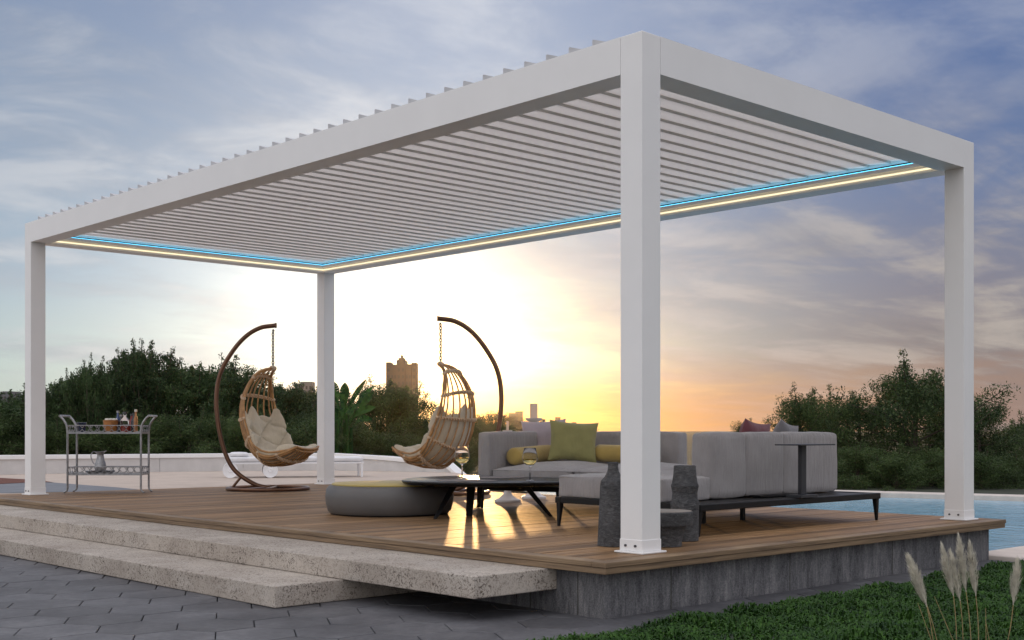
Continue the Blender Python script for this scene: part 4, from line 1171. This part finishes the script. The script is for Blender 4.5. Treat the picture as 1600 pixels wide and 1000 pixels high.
# far trees under the sun
farl = [(700, 140, 640, 'hazy far tree left of the low sun'), (722, 150, 648, 'hazy far tree right under the glow of the sun'), (748, 160, 646, 'hazy far tree left of the right chair pole'), (772, 150, 640, 'hazy far tree touching the right chair pole'), (790, 155, 645, 'hazy far tree above the short candlestick'), (822, 170, 655, 'hazy far tree between the two candlesticks'),
        (850, 180, 662, 'hazy far tree behind the grey sofa cushion'), (885, 180, 664, 'hazy far tree behind the olive cushion'), (925, 180, 667, 'hazy far tree right of the olive cushion')]
for i, (px, Z, yt, lab) in enumerate(farl): plant('f1', px, Z, yt, lab, 'far trees on the skyline', wid=1.1, zb=-.95)

glowl = [(694, 44, 650, 'bush in the glow just right of the round dark trees'), (712, 52, 654, 'bush in the glow behind the right end of the hanging chair'), (730, 48, 656, 'bush in the glow left of the sofa arm'), (752, 56, 652, 'bush in the glow behind the sofa armrest'), (778, 50, 656, 'bush in the glow at the foot of the right chair pole'), (715, 36, 676, 'low bush in the glow at the end of the sloping wall')]
for i, (px, Z, yt, lab) in enumerate(glowl):
    o = plant(('r2', 'r1', 'r3')[i % 3], px, Z, yt, lab, 'bushes under the low sun', wid=1.15, zb=-.95); o.name = 'green_bush'; o['category'] = 'bush'

# ================================================================== FAR BUILDINGS
def tower(px0, px1, Z, ytop, label, mat, steps, name='apartment_tower', win=(6, 10)):
    a = PD(px0, Z, -1); b = PD(px1, Z, -1); w = (b-a).length; h = HZ(ytop, Z)+1
    root = empty(name, (a+b)/2, YAW, label, 'building')
    mb = MB()
    for (u0, u1, d, hh) in steps: mb.box((u0-.5)*w, (u1-.5)*w, -d*w, d*w, 0, h*hh)
    mb.build('wall', mat, root)
    nx, nz = win; wmesh = None
    for (u0, u1, d, hh) in steps:
        cols = max(1, round(nx*(u1-u0)))
        for i in range(cols):
            for k in range(int(nz*hh)):
                cw = (u1-u0)*w/cols; xc = (u0-.5)*w + (i+.5)*cw; z0 = h*(.08+k*.9/nz)
                if wmesh is None:
                    wm = MB(); wm.box(-.25, .25, -.03, 0, 0, .5); o = wm.build('window', M['winb'], root); wmesh = o.data
                else:
                    o = bpy.data.objects.new('window', wmesh); col.objects.link(o); o.parent = root
                o.location = (xc, -d*w-.02, z0); o.scale = (cw, 1, h*.9/nz)
    return root
tower(605, 652, 230, 558, 'brown brick tower block with stepped crown beyond the round trees', M['brickb'],
      [(.0, .16, .40, .93), (.1605, .36, .46, .90), (.3605, .64, .5, .955), (.6405, .84, .46, .905), (.8405, 1.0, .40, .925), (.40, .58, .30, .985), (.47, .52, .2, 1.02)], win=(8, 11))
tower(795, 817, 500, 643, 'hazy orange tower block between the candlesticks', M['brickb'], [(0, .45, .4, .93), (.4505, 1, .5, 1.0)], win=(4, 6))
tower(838, 852, 520, 655, 'small hazy block right of the pillar candle', M['brickb'], [(0, .5, .4, .85), (.5005, 1, .5, 1.0)], win=(3, 4))
tower(862, 880, 520, 652, 'wider hazy block with stepped roof above the olive cushion', M['brickb'], [(0, .3, .4, .8), (.3005, .75, .5, 1.0), (.7505, 1, .4, .85)], win=(4, 4))
tower(884, 900, 540, 660, 'lowest hazy block right of the stepped one', M['brickb'], [(0, .6, .4, .9), (.6005, 1, .5, 1.0)], win=(3, 3))
tower(463, 490, 300, 597, 'pale grey apartment block behind the trees left of the rear post', M['greyb'], [(0, .35, .4, .97), (.3505, 1, .5, 1.0)], win=(4, 8))
tower(152, 192, 260, 586, 'grey roofed building with red walls behind the left trees', M['brickb'], [(0, 1, .5, .92), (.02, .98, .48, 1.0)], win=(5, 6))
tower(-10, 26, 280, 612, 'dark block at the far left edge behind the trees', M['greyb'], [(0, .6, .4, .95), (.6005, 1, .5, 1.0)], win=(5, 5))

# ================================================================== FEATHER GRASSES in front
def plume_plant(base_px, Z, plumes, stalks, label):
    b = PD(base_px, Z, -.33)
    root = empty('feather_grass', b, YAW, label, 'ornamental grass', 'feather grasses on the lawn')
    k = Z/F_PX
    def L(x, y_, dy=0): return Vector(((x-base_px)*k, dy, HZ(y_, Z)+.33))
    for i, (tx_, ty_, bx_, by_, fx) in enumerate(plumes):
        dy = rnd.uniform(-.04, .04)
        top = L(tx_, ty_, dy); bot = L(bx_, by_, dy); foot = Vector(((fx-base_px)*k, dy*.5, 0))
        mb = MB(); mb.tube(smooth_path([foot, foot.lerp(bot, .55)+Vector((.004, 0, 0)), bot], 8), [.0022]*9, 5)
        mb.build('stem', M['stem'], root)
        ax = (top-bot); Ln = ax.length; ax.normalize(); sd = ax.cross(Vector((0, 1, 0))).normalized(); fw = Vector((0, 1, 0))
        pm = MB(); pm.tube([bot, bot.lerp(top, .5), top], [.0018, .0014, .0006], 4)
        for q in range(420):
            t = rnd.random()**.9; a = rnd.uniform(0, 6.28); wdt = .038*(math.sin(math.pi*min(1, t*.85+.13))**.8)
            r0 = bot.lerp(top, t); out = (sd*math.cos(a)+fw*math.sin(a))
            ln = (.035+.045*rnd.random())*(1.1-t*.5)
            e = r0 + out*wdt*rnd.uniform(.4, 1.0) + ax*ln
            m_ = r0.lerp(e, .5)+out*wdt*.18
            wv = ax.cross(out)*rnd.uniform(.0007, .0015)
            pm.add([r0-wv, r0+wv, m_+wv*1.3, m_-wv*1.3, e], [(0, 1, 2, 3), (3, 2, 4)])
        pm.build('plume', M['plume'], root)
    for (x0, y0, fx) in stalks:
        mb = MB(); mb.tube([L(x0, y0), Vector(((fx-base_px)*k, 0, 0))], [.0012, .002], 5); mb.build('stem', M['stem'], root)
plume_plant(1462, 5.75, [(1415, 872, 1444, 946, 1458), (1427, 876, 1452, 945, 1470)], [(1460, 932, 1497), (1434, 942, 1462)], 'feather grass leaning left at the left of the lawn plumes')
plume_plant(1498, 5.8, [(1469, 857, 1486, 930, 1493), (1482, 866, 1496, 937, 1503)], [], 'feather grass with two close plumes, second from the left')
plume_plant(1524, 5.75, [(1502, 844, 1513, 926, 1520), (1519, 855, 1528, 932, 1531)], [(1540, 950, 1541), (1541, 975, 1549)], 'tallest pair of feather grass plumes, third from the left')
plume_plant(1572, 5.8, [(1586, 879, 1580, 944, 1570)], [], 'single upright feather grass plume at the right edge')

# ================================================================== SKY, SUN, CAMERA
SUN_EL, SUN_PX = R(3.0), 745
sd = C((SUN_PX-800)/F_PX, 1.0) - C(0, 0); sd.z = 0; sd.normalize()
sun_dir = Vector((sd.x*math.cos(SUN_EL), sd.y*math.cos(SUN_EL), math.sin(SUN_EL)))
ld_ = bpy.data.lights.new('sun', 'SUN'); ld_.energy = 1.5; ld_.angle = R(.6); ld_.color = (1.0, .56, .22)
lo_ = bpy.data.objects.new('sun', ld_); col.objects.link(lo_); lo_.rotation_euler = sun_dir.to_track_quat('Z', 'Y').to_euler()

w = bpy.data.worlds.new('World'); sc.world = w; w.use_nodes = True
nt = w.node_tree; t = NT(nt); bg = nt.nodes['Background']; out = nt.nodes['World Output']
sky = t.node('ShaderNodeTexSky', sky_type='NISHITA'); sky.sun_disc = False; sky.sun_elevation = SUN_EL
sky.sun_rotation = math.atan2(sun_dir.x, sun_dir.y); sky.dust_density = 2.0
d = t.vmath('NORMALIZE', t.coord('Generated'))
sep = t.node('ShaderNodeSeparateXYZ'); t.l.new(d, sep.inputs[0]); z = sep.outputs[2]
Fv = (VX[1], UX[1], 0); Rv = (VX[0], UX[0], 0)
r = t.vmath('DOT_PRODUCT', d, Rv); f = t.vmath('DOT_PRODUCT', d, Fv)
e = t.math('MAXIMUM', z, 0.0)
# elevation gradients: left and right of the sunset
L_ = t.ramp(e, [(0.0, (.50, .58, .52)), (.05, (.50, .62, .61)), (.12, (.37, .49, .60)), (.20, (.28, .38, .52)), (.33, (.235, .31, .47)), (.42, (.5, .52, .62)), (.65, (1.5, 1.45, 1.55)), (1.0, (1.5, 1.48, 1.6))])  # unseen overhead sky raised, here and below, to light the ground
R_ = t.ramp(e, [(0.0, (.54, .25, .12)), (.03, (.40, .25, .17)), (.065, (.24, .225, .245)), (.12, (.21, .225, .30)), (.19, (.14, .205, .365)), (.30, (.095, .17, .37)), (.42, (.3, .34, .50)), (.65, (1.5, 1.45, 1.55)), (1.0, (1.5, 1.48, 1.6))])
R_ = t.mix(t.math('MULTIPLY', t.sstep(r, .18, .40), t.sstep(z, .10, .02)), R_, (.27, .22, .215))
side = t.sstep(r, -.04, .36)
base = t.mix(side, L_, R_)
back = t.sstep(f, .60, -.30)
base = t.mix(back, base, t.ramp(e, [(0, (1.14, 1.10, 1.10)), (.3, (1.3, 1.27, 1.30)), (1.0, (1.5, 1.48, 1.54))]))  # unseen sky behind the camera raised to light the posts
# clouds on a plane overhead
den = t.math('ADD', e, .10)
cx = t.math('DIVIDE', sep.outputs[0], den); cy = t.math('DIVIDE', sep.outputs[1], den)
cmb = t.node('ShaderNodeCombineXYZ'); t.l.new(cx, cmb.inputs[0]); t.l.new(cy, cmb.inputs[1])
n1 = t.noise(t.mapping(cmb.outputs[0], (1, 1, 1), (0, 0, R(-20)), (3.1, 1.7, 0)), .62, 9, .58, .35)
n2 = t.noise(t.mapping(cmb.outputs[0], (1, 1, 1), (0, 0, R(30)), (7.3, 4.2, 2)), 1.9, 8, .6, .5)
n3 = t.noise(t.mapping(cmb.outputs[0], (.35, 1.0, 1), (0, 0, R(-43)), (1.3, 9.2, 2)), 1.4, 8, .62, .4)
cm = t.math('ADD', t.math('MULTIPLY', n1, .45), t.math('ADD', t.math('MULTIPLY', n2, .28), t.math('MULTIPLY', n3, .27)))
cl = t.sstep(cm, .45, .57)
cc_l = t.mix(t.sstep(n2, .35, .65), (.33, .375, .46), (.62, .645, .69))
cc_r = t.mix(t.sstep(n3, .36, .66), (.18, .185, .215), (.45, .415, .39))
cc_t = t.mix(t.sstep(e, .12, .30), cc_r, (.29, .34, .48))
cloudc = t.mix(side, cc_l, cc_t)
base = t.mix(t.math('MULTIPLY', cl, t.math('MULTIPLY_ADD', side, .25, .66)), base, cloudc)
# glow round the sun
def dirpx(px, py):
    v = C((px-800)/F_PX, 1.0) - C(0, 0); v.z = (HOR-py)/F_PX; return tuple(v.normalized())
def glow(px, py, p, amp):
    c = t.math('MAXIMUM', t.vmath('DOT_PRODUCT', d, dirpx(px, py)), 0.0)
    return t.math('MULTIPLY', t.math('POWER', c, p), amp)
breakup = t.math('MULTIPLY_ADD', t.sstep(cm, .42, .56), t.math('MULTIPLY_ADD', t.sstep(r, -.03, .05), -.55, -.30), 1.0)
def addc(a, fac, c):
    n = t.node('ShaderNodeVectorMath', operation='SCALE'); n.inputs[0].default_value = c; t.l.new(fac, n.inputs['Scale'])
    m_ = t.node('ShaderNodeVectorMath', operation='ADD'); t.l.new(a, m_.inputs[0]); t.l.new(n.outputs[0], m_.inputs[1]); return m_.outputs[0]
hm_ = t.math('MULTIPLY', t.sstep(z, .075, .0), glow(900, 668, 34, .85))
base = t.mix(hm_, base, (.80, .36, .13))
base = t.mix(t.math('MULTIPLY', t.sstep(z, .055, .005), glow(760, 660, 260, .85)), base, (1.1, .55, .12))
g = addc(base, t.math('MULTIPLY', glow(470, 560, 90, .50), breakup), (1.0, .95, .80))
g = addc(g, t.math('MULTIPLY', glow(600, 520, 230, .90), breakup), (1.0, .93, .70))
g = addc(g, glow(745, 630, 500, 1.4), (1.0, .70, .20))
g = addc(g, t.math('MULTIPLY', glow(800, 640, 150, .50), breakup), (1.0, .66, .16))
g = addc(g, glow(760, 60, 60, .15), (1.0, 1.0, 1.0))
hz_ = t.sstep(z, .10, .0)
g = addc(g, t.math('MULTIPLY', glow(800, 668, 160, .35), hz_), (1.0, .45, .08))
g = t.mix(t.math('MULTIPLY', t.sstep(z, .050, .0), glow(775, 668, 170, .85)), g, (1.35, .60, .11))
def scale(a, k):
    n = t.node('ShaderNodeVectorMath', operation='SCALE'); t.l.new(a, n.inputs[0]); n.inputs['Scale'].default_value = k; return n.outputs[0]
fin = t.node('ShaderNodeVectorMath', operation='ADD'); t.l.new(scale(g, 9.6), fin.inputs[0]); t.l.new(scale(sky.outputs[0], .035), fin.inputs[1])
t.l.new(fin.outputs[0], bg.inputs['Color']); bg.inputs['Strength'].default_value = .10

# evening haze
hb = MB(); hb.box(-640, 640, -640, 640, -2.5, 60)
hm = bpy.data.materials.new('haze'); hm.use_nodes = True; hn = hm.node_tree; hn.nodes.remove(hn.nodes['Principled BSDF'])
pv_ = hn.nodes.new('ShaderNodeVolumePrincipled'); pv_.inputs['Color'].default_value = (.95, .93, .90, 1); pv_.inputs['Density'].default_value = HAZE; pv_.inputs['Anisotropy'].default_value = .90
hn.links.new(pv_.outputs[0], hn.nodes['Material Output'].inputs['Volume'])
if HAZE: tag(hb.build('haze', hm), 'thin orange evening haze over the distant skyline', 'haze', kind='stuff')

cam = bpy.data.cameras.new('camera'); co_ = bpy.data.objects.new('camera', cam); col.objects.link(co_)
cam.sensor_width = 36; cam.lens = F_PX/1600*36; cam.shift_y = (HOR-500)/1600; cam.clip_start = .05; cam.clip_end = 6000
co_.location = (CAM[0], CAM[1], CAM_H); co_.rotation_euler = (R(90), 0, -math.atan2(VX[1], UX[1]))
sc.camera = co_
sc.render.engine = 'CYCLES'
sc.view_settings.view_transform = 'Standard'; sc.view_settings.look = 'None'; sc.view_settings.gamma = 1; sc.view_settings.exposure = 0
sc.cycles.use_denoising = True
sc.cycles.max_bounces = 8; sc.cycles.transparent_max_bounces = 8; sc.cycles.sample_clamp_indirect = 6
